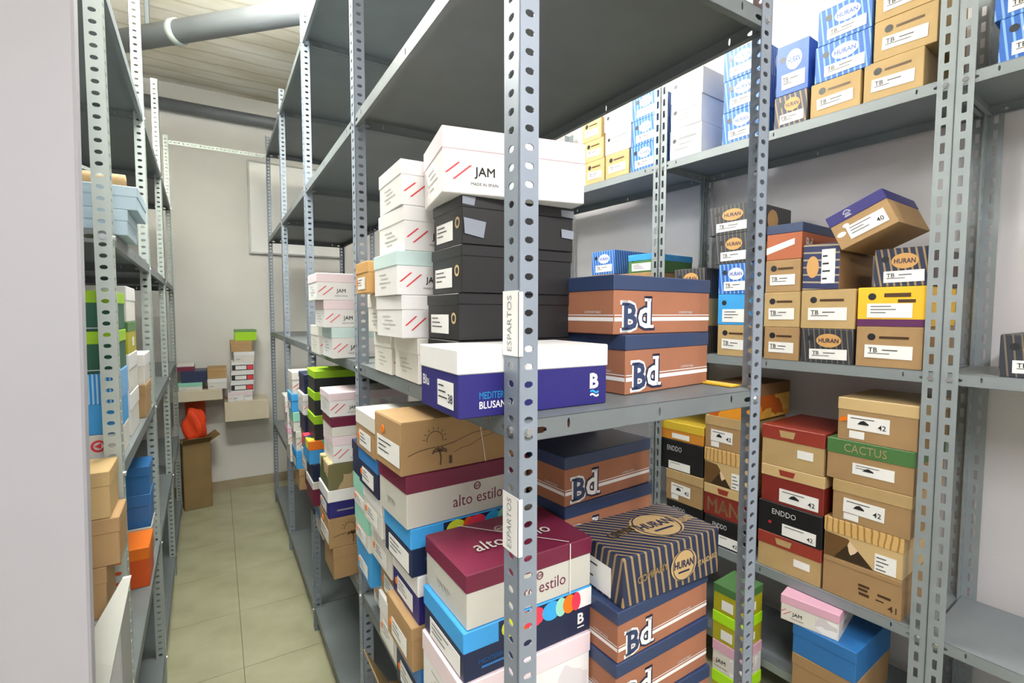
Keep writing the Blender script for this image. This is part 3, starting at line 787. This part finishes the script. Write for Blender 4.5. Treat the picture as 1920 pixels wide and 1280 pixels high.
G1 = 'boxes at the front end of the middle rack'
shoebox('blusand', 'navy shoe box with white lid at the front corner of the middle shelf', (0.279, 0.606, S2), 0.262, 0.148, 0.096, math.radians(-1.0), G1)
stack([('plainblack', 'plain black box hidden', 0.352, 0.764, 0.24, 0.135, 0.097),
       ('black', 'black shoe box with white sticker', 0.354, 0.766, 0.24, 0.135, 0.082, 1.0),
       ('black', 'black shoe box with brass eyelet', 0.361, 0.768, 0.235, 0.132, 0.083),
       ('black', 'black shoe box mended with clear tape', 0.363, 0.770, 0.235, 0.132, 0.082, -1.0)],
      'the black stack by front upright', G1, S2)
shoebox('jampink', 'white shoe box with pink tinted lid and red slashes lying across the black stack', (0.327, 0.768, 1.6705), 0.265, 0.160, 0.108, math.radians(-10.5), G1)
bt = [q for q in bpy.data.objects if q.parent is None and 'clear tape' in str(q.get('label', ''))][0]
for (f_, pts_) in (('F', [(.002, .045), (.045, .040), (.040, .012), (.004, .018)]), ('F', [(.0, .081), (.025, .081), (.022, .066), (.0, .068)]), ('F', [(.205, .078), (.235, .078), (.235, .064), (.206, .066)]), ('F', [(.206, .042), (.235, .040), (.235, .024), (.207, .026)])):
    put('clear_tape', f_, (.235, .132, .082), p_poly(pts_[::-1]), 'tape', bt, .0022)
stack([('jamoff', 'white shoe box with scribbled end', 0.347, 0.945, 0.27, 0.16, 0.094, -1.0),
       ('jam', 'white shoe box with red slashes', 0.315, 0.945, 0.27, 0.16, 0.086, 2),
       ('jammint', 'white shoe box with pale blue lid', 0.305, 0.945, 0.27, 0.16, 0.087),
       ('jam', 'white shoe box with grey swirls', 0.320, 0.945, 0.27, 0.16, 0.088, 1),
       ('jam', 'white shoe box with plain lid', 0.315, 0.945, 0.27, 0.155, 0.088, -1)],
      'the white stack beside black boxes', G1, S2)
stack([('jamoff', 'off-white shoe box', 0.345, 1.118, 0.27, 0.14, 0.098),
       ('jamoff', 'off-white shoe box with faint print', 0.328, 1.120, 0.27, 0.13, 0.092),
       ('tan', 'small tan shoe box with white sticker', 0.295, 1.125, 0.25, 0.105, 0.072)],
      'the short stack behind white boxes', G1, S2)
stack([('bd', 'brown carton with navy band and letters', 0.617, 0.637, 0.262, 0.19, 0.107, 6.5),
       ('bd', 'brown carton with torn navy band', 0.598, 0.648, 0.276, 0.19, 0.106, 3.0)],
      'the pair beside the navy box', G1, S2)
stack([('jammint', 'white shoe box with pale mint lid', 0.310, 1.62, 0.26, 0.16, 0.098),
       ('jampink', 'white shoe box with pinkish lid', 0.288, 1.62, 0.26, 0.16, 0.086),
       ('jampink', 'white shoe box with rosy lid', 0.268, 1.62, 0.26, 0.16, 0.084)],
      'the far middle-shelf stack', 'white boxes further back on the middle shelf', S2)
shoebox('jamoff', 'grey-white box behind the far pink lidded stack on the middle shelf', (0.30, 1.80, S2 + .0004), 0.26, 0.16, 0.10, 0, 'white boxes further back on the middle shelf')

G2 = 'boxes on the shelf below the navy box'
stack([('bluelid', 'blue lidded shoe box', 0.33, 0.905, 0.28, 0.155, 0.120),
       ('kraftlab', 'plain brown shoe box', 0.312, 0.90, 0.28, 0.155, 0.092, 1),
       ('whitenavy', 'navy shoe box with white lid', 0.326, 0.90, 0.28, 0.155, 0.100, 1),
       ('fest', 'navy shoe box with bright patterned lid', 0.312, 0.90, 0.285, 0.155, 0.098, 2),
       ('alto', 'grey shoe box with burgundy lid', 0.304, 0.90, 0.285, 0.155, 0.106, 3),
       ('palm', 'brown shoe box printed with palm and sun', 0.293, 0.90, 0.285, 0.150, 0.105, 3)],
      'the left stack under middle shelf', G2, S1)
stack([('kraftlab', 'brown shoe box', 0.34, 0.698, 0.26, 0.165, 0.118),
       ('jampink', 'white shoe box with pale pink lid', 0.322, 0.692, 0.268, 0.170, 0.112, 0.5),
       ('fest', 'navy shoe box with colourful striped lid', 0.327, 0.694, 0.268, 0.168, 0.086, 1),
       ('alto', 'grey box with burgundy lid and string', 0.333, 0.695, 0.262, 0.170, 0.094, 1)],
      'the stack behind the lower tag', G2, S1)
stack([('whitebox', 'white shoe box', 0.34, 1.08, 0.27, 0.15, 0.120),
       ('kraftlab', 'brown shoe box', 0.345, 1.08, 0.27, 0.15, 0.100),
       ('whitebox', 'white shoe box with sticker', 0.325, 1.075, 0.27, 0.155, 0.100, 1),
       ('whitebox', 'off-white shoe box', 0.305, 1.075, 0.27, 0.155, 0.092),
       ('bluelid', 'navy shoe box with blue lid', 0.297, 1.075, 0.27, 0.155, 0.090, 1),
       ('stringbox', 'brown box with white lid and string', 0.292, 1.075, 0.27, 0.155, 0.096, 1)],
      'the row behind the palm box', G2, S1)
stack([('whitebox', 'white shoe box', 0.37, 1.255, 0.26, 0.14, 0.112),
       ('bluebox', 'sky blue shoe box', 0.325, 1.255, 0.26, 0.14, 0.096),
       ('mint', 'mint green lidded shoe box', 0.320, 1.250, 0.26, 0.14, 0.096),
       ('mint', 'pale mint shoe box with orange tag', 0.317, 1.250, 0.26, 0.14, 0.086),
       ('plainnavy', 'dark navy shoe box', 0.315, 1.250, 0.26, 0.14, 0.090)],
      'the third row past palm box', G2, S1)
stack([('bd', 'brown carton with navy band', 0.60, 0.632, 0.262, 0.150, 0.10),
       ('bd', 'brown carton with big letters', 0.597, 0.628, 0.262, 0.155, 0.102, 2),
       ('bd', 'brown carton with navy lid and letters', 0.600, 0.628, 0.262, 0.155, 0.096, 3),
       ('huran', 'striped navy and tan carton', 0.612, 0.630, 0.262, 0.155, 0.094, -1.0)],
      'the pile right of lower tag', G2, S1)
stack([('bd', 'brown carton', 0.62, 0.802, 0.262, 0.150, 0.112), ('bd', 'brown carton with dark band', 0.62, 0.802, 0.262, 0.150, 0.104),
       ('bd', 'brown carton with dark band and letters', 0.62, 0.802, 0.262, 0.150, 0.107),
       ('bd', 'brown carton with slate blue band', 0.612, 0.802, 0.270, 0.150, 0.104, 3),
       ('bd', 'brown carton with large letters', 0.609, 0.800, 0.272, 0.155, 0.106, 5)],
      'the pile behind the striped carton', G2, S1)
stack([('bd', 'dim brown carton', 0.62, 0.99, 0.25, 0.17, 0.118)] + [('bd', 'dim brown carton with band', 0.62, 0.99, 0.25, 0.17, 0.118)] + [('bd', 'dim brown carton with white line', 0.62, 0.99, 0.25, 0.17, 0.118)] + [('bd', 'dim carton with navy top', 0.625, 0.99, 0.25, 0.17, 0.118)] + [('bd', 'dim carton close under the shelf', 0.61, 0.99, 0.25, 0.17, 0.11)],
      'the dim pile at the back', G2, S1)
# far bays
G3 = 'boxes in the far bays of the middle rack'
stack([('plainkraft', 'brown shoe box', 0.290, 1.56, 0.25, 0.15, 0.100), ('palm', 'brown shoe box with dark print', 0.278, 1.56, 0.25, 0.15, 0.095),
       ('whitenavy', 'navy shoe box with white lid', 0.278, 1.56, 0.25, 0.15, 0.088), ('camo', 'camouflage patterned shoe box', 0.280, 1.56, 0.25, 0.15, 0.082),
       ('jampink', 'white shoe box with pale pink lid', 0.295, 1.56, 0.25, 0.15, 0.082), ('maroon2', 'white shoe box with maroon lid', 0.293, 1.56, 0.25, 0.15, 0.062),
       ('jampink', 'white shoe box', 0.287, 1.56, 0.25, 0.15, 0.075)], 'the first stack past second upright', G3, S1)
stack([('jampink2', 'pink lidded shoe box', 0.311, 1.86, 0.25, 0.15, 0.07), ('multi', 'bright patterned shoe box', 0.304, 1.86, 0.25, 0.15, 0.06),
       ('maroon', 'maroon shoe box with white lid', 0.28, 1.86, 0.25, 0.15, 0.09), ('plainnavy', 'navy shoe box', 0.282, 1.86, 0.25, 0.15, 0.065),
       ('multi', 'sky blue shoe box with patterned lid', 0.270, 1.86, 0.25, 0.15, 0.085), ('limedark', 'dark shoe box with lime lid', 0.29, 1.86, 0.25, 0.15, 0.09),
       ('limedark', 'dark shoe box with bright lime lid', 0.292, 1.86, 0.25, 0.15, 0.085), ('limedark', 'dark shoe box with shiny lime lid', 0.293, 1.86, 0.25, 0.15, 0.075)], 'the second stack past second upright', G3, S1)
stack([('limedark', 'dark shoe box with lime lid', 0.32, 2.12, 0.25, 0.15, 0.09), ('maroon', 'maroon shoe box with pale lid', 0.31, 2.12, 0.25, 0.15, 0.08),
       ('whitebox', 'white shoe box', 0.30, 2.12, 0.25, 0.15, 0.085), ('plainkraft', 'brown shoe box', 0.30, 2.12, 0.25, 0.15, 0.085),
       ('plainnavy', 'navy shoe box', 0.295, 2.12, 0.25, 0.15, 0.075), ('jam', 'white shoe box with red slashes', 0.29, 2.12, 0.25, 0.15, 0.085),
       ('plainnavy', 'dark blue shoe box', 0.295, 2.12, 0.25, 0.15, 0.08)], 'the third stack past second upright', G3, S1)
stack([('plainkraft', 'brown shoe box', 0.31, 2.45, 0.25, 0.15, 0.10), ('bluebox', 'sky blue shoe box', 0.30, 2.45, 0.25, 0.15, 0.09),
       ('jamoff', 'off-white shoe box', 0.30, 2.45, 0.25, 0.15, 0.09), ('mint', 'mint lidded shoe box', 0.29, 2.45, 0.25, 0.15, 0.09),
       ('bluebox', 'blue shoe box', 0.285, 2.45, 0.25, 0.15, 0.085), ('jamoff', 'grey-white shoe box', 0.29, 2.45, 0.25, 0.15, 0.1)], 'the stack past the third upright', G3, S1)
stack([('jamoff', 'pinkish white shoe box', 0.33, 2.95, 0.25, 0.15, 0.10), ('jampink2', 'pink lidded shoe box', 0.32, 2.95, 0.25, 0.15, 0.09),
       ('jampink', 'white shoe box with pink lid', 0.32, 2.95, 0.25, 0.15, 0.09), ('jamoff', 'white shoe box', 0.31, 2.95, 0.25, 0.15, 0.09)], 'the farthest stack of the middle rack', G3, S1)
# brown carton flap low down and a box up high
r = empty('open_carton', (0.39, 1.02, 0.1105)); tag(r, 'open brown carton with raised flap low on the bottom shelf', 'carton')
link('body', rbox_mesh('body', 0, 0, 0, 0.36, 0.32, 0.30, 0.002, 'carton'), None, r)
fm = MB(); fm.prism([(0, 0), (0.36, 0), (0.34, 0.03), (0.02, 0.03)], 0, 0.003)
f = fm.build('flap', 'carton', r, (0, 0.0, 0.301)); 
fm = MB(); fm.box(0, 0, 0, 0.003, 0.32, 0.14); f = fm.build('flap', 'carton', r, (0.0, 0, 0.30)); f.rotation_euler = (0, -0.5, 0)
shoebox('orangebox', 'orange box on the high shelf at the right corner', (0.735, 0.63, 2.0245), 0.12, 0.25, 0.10, 0, G1)

# ------------------------------------------------------------------ boxes: right rack
YR = AR - PI / 2
G4 = 'boxes on the racks along the right wall'
def rstack(items, where, z0, v=0.012):
    z = z0; n = len(items)
    for i, it in enumerate(items):
        style, what, u0, u1, H = it[:5]; dv = it[5] if len(it) > 5 else 0.0
        W = it[6] if len(it) > 6 else 0.30
        k = n - 1 - i
        lab = '%s, %s %s' % (what, ORD[k] + ' in', where) if n > 1 else '%s, %s' % (what, where)
        p = RP(u1, v + dv, z + 0.0004)
        shoebox(style, lab, tuple(p), u1 - u0 - 0.002, W, H, YR + random.uniform(-.01, .01), G4)
        z += H + 0.0006
ST, SM, SLO, SB = 2.1305, 1.3005, 0.5155, 0.1605
rstack([('kend', 'pale brown carton', 1.764, 1.901, .115), ('kend', 'pale brown carton with small label', 1.772, 1.91, .105), ('kend', 'tan carton', 1.79, 1.925, .105)], 'the farthest high right stack', ST)
rstack([('kend', 'pale brown carton with black hole', 1.604, 1.757, .118), ('wend', 'white carton with grey print', 1.597, 1.76, .115), ('cend', 'cream carton', 1.59, 1.77, .10)], 'the second farthest high right stack', ST)
rstack([('hend_blue', 'blue striped carton', 1.446, 1.597, .114), ('hend_blue', 'blue striped carton with white oval', 1.446, 1.59, .114), ('hend_blue', 'bright blue striped carton', 1.446, 1.588, .114)], 'the far blue stack, high shelf', ST)
rstack([('wend', 'glossy white carton', 1.222, 1.376, .126), ('wend', 'white carton with grey lettering', 1.224, 1.374, .112), ('cend', 'cream white carton', 1.22, 1.376, .108)], 'the white stack, high right shelf', ST)
rstack([('hend_blue', 'blue striped carton', .985, 1.131, .120), ('hend_blue', 'blue striped carton with white label', .982, 1.128, .120), ('hend_blue', 'bright blue carton', .984, 1.131, .112)], 'the central blue stack, high shelf', ST)
rstack([('hend', 'navy and tan striped carton', .815, .928, .112), ('darkblue', 'deep blue upright carton with white circle', .815, .925, .172)], 'the pair between two blue stacks', ST)
rstack([('kend', 'pale brown carton', .656, .806, .112), ('hend_blue', 'blue striped carton with black hole', .632, .796, .118), ('hend_blue', 'blue striped carton near the picture top', .632, .79, .115)], 'the blue-over-tan high stack', ST)
rstack([('kend', 'pale brown carton with torn label', .497, .650, .116), ('kend', 'pale brown carton set forward', .470, .627, .118), ('kend', 'pale brown carton cut by the picture top', .472, .627, .11)], 'the high stack beside double upright', ST)
rstack([('hend_blue', 'blue carton', .20, .342, .112), ('hend_blue', 'blue carton with white label', .21, .354, .112)], 'the high pair right of double upright', ST)
# middle shelf
rstack([('hend', 'striped carton', 1.69, 1.845, .118), ('kend', 'brown carton', 1.69, 1.845, .118), ('plainkraft', 'brown box', 1.69, 1.845, .125), ('hend_blue', 'light blue striped carton', 1.687, 1.846, .118)], 'the stack above brown lettered cartons', SM)
rstack([('kend2', 'brown carton', 1.46, 1.64, .118), ('kend', 'tan carton', 1.46, 1.64, .118), ('plainkraft', 'dark topped carton', 1.46, 1.66, .12), ('greenblue', 'blue and green box', 1.455, 1.60, .085)], 'the stack by far right upright', SM)
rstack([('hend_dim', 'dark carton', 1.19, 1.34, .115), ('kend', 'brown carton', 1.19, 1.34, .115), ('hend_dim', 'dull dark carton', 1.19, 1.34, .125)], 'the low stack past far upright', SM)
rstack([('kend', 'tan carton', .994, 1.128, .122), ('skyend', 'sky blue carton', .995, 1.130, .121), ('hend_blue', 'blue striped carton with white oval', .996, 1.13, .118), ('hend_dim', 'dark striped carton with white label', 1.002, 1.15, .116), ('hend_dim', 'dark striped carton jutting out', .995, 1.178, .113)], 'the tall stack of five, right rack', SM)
rstack([('kend2', 'brown carton', .815, .939, .118), ('kend', 'tan carton with slanted label', .816, .943, .126), ('kend2', 'brown carton with white label', .818, .941, .116), ('orangeend', 'orange carton with navy lid', .816, .940, .126)], 'the orange-topped stack, right rack', SM)
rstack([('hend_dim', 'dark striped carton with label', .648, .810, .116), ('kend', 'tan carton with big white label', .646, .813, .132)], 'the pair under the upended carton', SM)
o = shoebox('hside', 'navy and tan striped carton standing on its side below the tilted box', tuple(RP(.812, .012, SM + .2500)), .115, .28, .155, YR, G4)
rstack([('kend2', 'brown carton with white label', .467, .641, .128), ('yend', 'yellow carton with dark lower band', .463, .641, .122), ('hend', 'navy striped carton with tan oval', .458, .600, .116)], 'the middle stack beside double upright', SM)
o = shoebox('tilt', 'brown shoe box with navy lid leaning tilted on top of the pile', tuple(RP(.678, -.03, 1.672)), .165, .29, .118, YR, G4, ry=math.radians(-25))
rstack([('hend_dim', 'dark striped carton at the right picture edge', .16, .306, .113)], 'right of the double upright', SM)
# low shelf
rstack([('enddo_l', 'black carton', 1.176, 1.356, .122), ('lend', 'brown shoe box with tan lid', 1.178, 1.36, .136), ('enddo_l', 'black carton with pale lettering', 1.180, 1.400, .134), ('yelorange', 'yellow and orange box', 1.18, 1.40, .08)], 'the leftmost low right stack', SLO)
rstack([('enddo', 'black carton with white label', 1.002, 1.166, .118), ('man', 'red box with large letters', 1.004, 1.170, .130), ('wood', 'wood patterned shoe box', .990, 1.172, .150), ('lend', 'brown shoe box with shoe label', .996, 1.172, .135)], 'the low stack behind front right upright', SLO)
rstack([('redend', 'tan shoe box with red lid', .718, .938, .134), ('enddo', 'black carton with red dot', .7165, .940, .118), ('creamred', 'red shoe box with cream lid', .716, .932, .138), ('redend', 'tan shoe box with broad red lid', .720, .934, .148)], 'the red and tan low stack', SLO)
rstack([('sunset', 'orange patterned box with dark lid', .98, 1.16, .14)], 'at the back below the middle shelf', SLO + .5350)
rstack([('kraft41', 'plain brown carton with dark print', .488, .712, .128), ('wood', 'wood patterned box with photo print', .490, .711, .134), ('lend', 'brown shoe box with shoe label', .475, .690, .136), ('cactus', 'brown shoe box with green lid', .473, .712, .136), ('lend_orange', 'tan lidded box with orange tag', .468, .684, .140)], 'the low stack beside double upright', SLO)
# bottom
rstack([('plainkraft', 'brown shoe box', .579, .773, .122), ('bluestack', 'blue shoe box', .580, .774, .105)], 'the bottom pile by double upright', SB, v=-.05)
shoebox('jampink2', 'white shoe box with pink lid lying askew on the blue box under the low shelf', tuple(RP(.812, -.062, .3885)), .175, .22, .090, YR + math.radians(8), G4)
LG = 'lime boxes standing in the right aisle'
def lime(items):
    z = 0.0
    for i, (st_, what, H) in enumerate(items):
        p = RP(1.012 + random.uniform(-.003, .003), -.155, z + .0004)
        shoebox(st_, '%s, %s in the lime aisle stack' % (what, ORD[len(items) - 1 - i]), tuple(p), .112, .14, H, YR, LG); z += H + .0006
lime([('limebox', 'yellow shoe box with lime lid', .125), ('jampink2', 'white shoe box with pink lid', .115), ('limebox', 'yellow-green box with bright lime lid', .112), ('limetop', 'yellow-green shoe box with dark green lid', .105)])

# ------------------------------------------------------------------ boxes: left rack
YL = AL
G5 = 'boxes on the left rack'
def lstack(items, where, z0, u, xr):
    """front faces the viewer; xr: right end"""
    z = z0; n = len(items)
    for i, it in enumerate(items):
        style, what, L, W, H = it[:5]; dx = it[5] if len(it) > 5 else 0.0
        k = n - 1 - i
        lab = '%s, %s %s' % (what, ORD[k] + ' in', where) if n > 1 else '%s, %s' % (what, where)
        shoebox(style, lab, (xr + dx - L, u, z + .0004), L, W, H, AL, G5); z += H + .0006
lstack([('recycle', 'white box with red round marks', .26, .2, .068, .0), ('sheen', 'blue box with shiny striped lid', .26, .2, .140), ('leaf', 'dark green box with lime lid', .27, .2, .096), ('leaf', 'dark green box with white logo', .27, .2, .092)], 'the green stack behind left partition', 1.1205, 1.435, -.205)
lstack([('lightblue', 'light blue box', .26, .2, .060, -.02), ('lightblue', 'pale blue box with darker blue marks', .28, .22, .055)], 'the high pair behind left partition', 1.6505, 1.47, -.155)
lstack([('plainkraft', 'brown shoe box', .24, .115, .105, -.012), ('plainkraft', 'brown shoe box with creased lid', .24, .115, .098, .012), ('plainpale', 'pale brown shoe box', .24, .118, .096)], 'the pile on the grey carton', .8505, 1.245, -.196)
lstack([('orangebox', 'orange shoe box', .30, .16, .13)], 'low on the left rack', .5805, 1.93, -.212)
lstack([('jamoff', 'grey-white box', .30, .15, .12), ('bluestack', 'blue box', .30, .15, .12), ('bluestack', 'dull blue box', .28, .15, .10)], 'the pile past the orange box', .5805, 2.14, -.225)
lstack([('whitebox', 'white box with green tag', .30, .2, .12), ('whitebox', 'white box', .3, .2, .11), ('limetop', 'lime box', .3, .2, .09), ('whitebox', 'off-white box', .3, .2, .10)], 'the stack behind first left upright', 1.1205, 1.72, -.215)
lstack([('plainkraft', 'brown box', .30, .2, .11), ('whitebox', 'white box', .3, .2, .10)], 'the pair between the left uprights', 1.1205, 2.0, -.21)
# grey carton with a white plastic sheet
r = empty('tall_carton', (-.518, 1.24, 0)); tag(r, 'tall grey carton with white plastic sheet beside the left partition', 'carton')
link('body', rbox_mesh('body', 0, 0, 0, .33, .125, .85, .003, 'grey_panel'), None, r)
mb = MB()
prof = [(.24, .0, .851), (.30, .0, .85), (.34, .0, .845)]
pts = [(.27, -.004, .853), (.338, -.006, .852), (.342, .04, .853), (.30, .05, .854)]
mb.v = [(.255, -.004, .66), (.300, -.012, .66), (.318, -.014, .76), (.352, -.006, .93), (.338, -.004, .93), (.262, -.008, .79), (.255, .004, .66), (.300, .002, .66), (.318, .0, .76), (.352, .004, .93), (.338, .004, .93), (.262, .002, .79), (.255, -.004, .25), (.290, -.010, .25), (.255, .002, .25), (.290, .002, .25)]
mb.f = [(0, 1, 2, 5), (5, 2, 3, 4), (12, 13, 1, 0), (8, 7, 6, 11), (9, 8, 11, 10), (7, 15, 14, 6), (1, 7, 8, 2), (2, 8, 9, 3), (13, 15, 7, 1), (0, 6, 14, 12), (5, 11, 6, 0), (4, 10, 11, 5), (3, 9, 10, 4), (12, 14, 15, 13)]
mb.build('plastic_sheet', 'plastic_white', r, smooth=False)

# ------------------------------------------------------------------ far wall
r = empty('white_board', (.247, YB - .03, 1.957)); tag(r, 'glossy white board hanging on the far wall', 'board')
link('panel', rbox_mesh('panel', 0.012, 0, 0.012, .748, .03, .748, .002, 'white_board'), None, r)
fm = MB(); fm.box(0, -.006, 0, .76, .029, .012).box(0, -.006, .748, .76, .029, .76).box(0, -.006, .012, .012, .029, .748).box(.748, -.006, .012, .76, .029, .748)
fm.build('frame', 'board_frame', r)
for (x0, x1, z0, z1, lb) in ((.03, .34, .62, .775, 'lower cream shelf block on the far wall'), (-.36, .02, .80, .882, 'cream wall shelf beside the left rack')):
    o = link('wall_shelf', rbox_mesh('wall_shelf', x0, 4.36, z0, x1, YB - .001, z1, .004, 'cream_board')); tag(o, lb, 'shelf', 'cream shelves on the far wall')
G6 = 'boxes on the far wall shelves'
def fstack(items, where, x, y, z):
    n = len(items)
    for i, (st_, what, L, H, dx) in enumerate(items):
        k = n - 1 - i
        lab = '%s, %s %s' % (what, ORD[k] + ' in', where) if n > 1 else '%s, %s' % (what, where)
        shoebox(st_, lab, (x + dx, y, z + .0004), L, .22, H, 0, G6); z += H + .0006
fstack([('jampink', 'pale pink and white shoe box', .17, .07, -.02), ('whiteblack', 'white box with black band', .16, .078, .0), ('whiteblack', 'white box with dark band', .16, .078, .005), ('whiteblack', 'white box with dark red band', .155, .078, .01), ('whitebox', 'white and blue box', .14, .08, .03), ('plainkraft', 'brown box with white label', .145, .085, .01), ('green', 'green box', .15, .085, .04)], 'the narrow far wall stack', .075, 4.37, .7755)
fstack([('mint', 'pale mint box', .15, .06, -.02), ('plainnavy', 'navy box with white label', .16, .085, .0), ('maroon', 'dark red box', .12, .05, -.04)], 'the leftmost far wall pile', -.24, 4.37, .8825)
fstack([('whitebox', 'white lidded box', .125, .08, .0), ('plainkraft', 'brown lidded box', .125, .08, .0)], 'the pair between far wall stacks', -.074, 4.37, .8825)
# brown carton on the floor with an orange garment
r = empty('tall_carton', (-.245, 4.28, 0), math.radians(10)); tag(r, 'tall open brown carton standing on the tiles at the end of the aisle', 'carton')
link('body', rbox_mesh('body', 0, 0, 0, .18, .20, .50, .004, 'carton'), None, r)
fm = MB(); fm.box(0, 0, 0, .18, .003, .07); f = fm.build('flap', 'carton', r, (0, .0, .50)); f.rotation_euler = (0.9, 0, 0)
fm = MB(); fm.box(0, 0, 0, .003, .2, .08); f = fm.build('flap', 'carton', r, (.177, .0, .50)); f.rotation_euler = (0, 1.0, 0)
bm = bmesh.new(); bmesh.ops.create_icosphere(bm, subdivisions=3, radius=1.0)
for v in bm.verts:
    n = math.sin(v.co.x * 5 + v.co.z * 4) * .12 + math.sin(v.co.y * 7 + v.co.x * 3) * .10
    v.co *= 1 + n; v.co = Vector((v.co.x * .075, v.co.y * .06, v.co.z * .13 + .13))
    if v.co.z < 0.03: v.co.z = 0.03 + (v.co.z - .03) * .2; v.co.x *= 1.1
me = bpy.data.meshes.new('orange_garment'); bm.to_mesh(me); bm.free(); me.materials.append(MATS['hi_vis'])
for p_ in me.polygons: p_.use_smooth = True
o = link('orange_garment', me, None, None, (-.165, 4.385, .485)); tag(o, 'crumpled bright orange garment stuffed on top of the brown carton', 'garment')

# orange board behind the carton, items on the light blue boxes
o = link('orange_board', rbox_mesh('orange_board', -.235, 4.60, .0, -.10, 4.62, .80, .003, 'orange')); tag(o, 'flat orange board leaning on the far wall behind the brown carton', 'board')
r = empty('paper_roll', (-.395, 1.60, 1.7755), AL); tag(r, 'short brown paper roll lying on the pale blue box of the left rack', 'roll')
MB().tube((0, 0, .022), (.205, 0, .022), .022, 18).build('roll', 'kraft', r, smooth=True)
MB().tube((-.001, 0, .022), (.206, 0, .022), .009, 10).build('core', 'kraft_dark', r)
o = empty('foam_sheet', (-.43, 1.49, 1.7755), AL); tag(o, 'white foam sheet leaning on the pale blue box behind the partition', 'sheet')
q = MB(); q.prism([(0, 0), (.22, 0), (.222, .010), (.002, .010)], 0, .006)
f = q.build('sheet', 'plastic_white', o, (0, 0, .10)); f.rotation_euler = (0, .40, 0)

o = link('card_strip', rbox_mesh('card_strip', .862, .600, 1.3240, .892, .700, 1.3275, .0005, 'yellow')); tag(o, 'narrow yellow card strip at the right edge of the middle shelf', 'card')
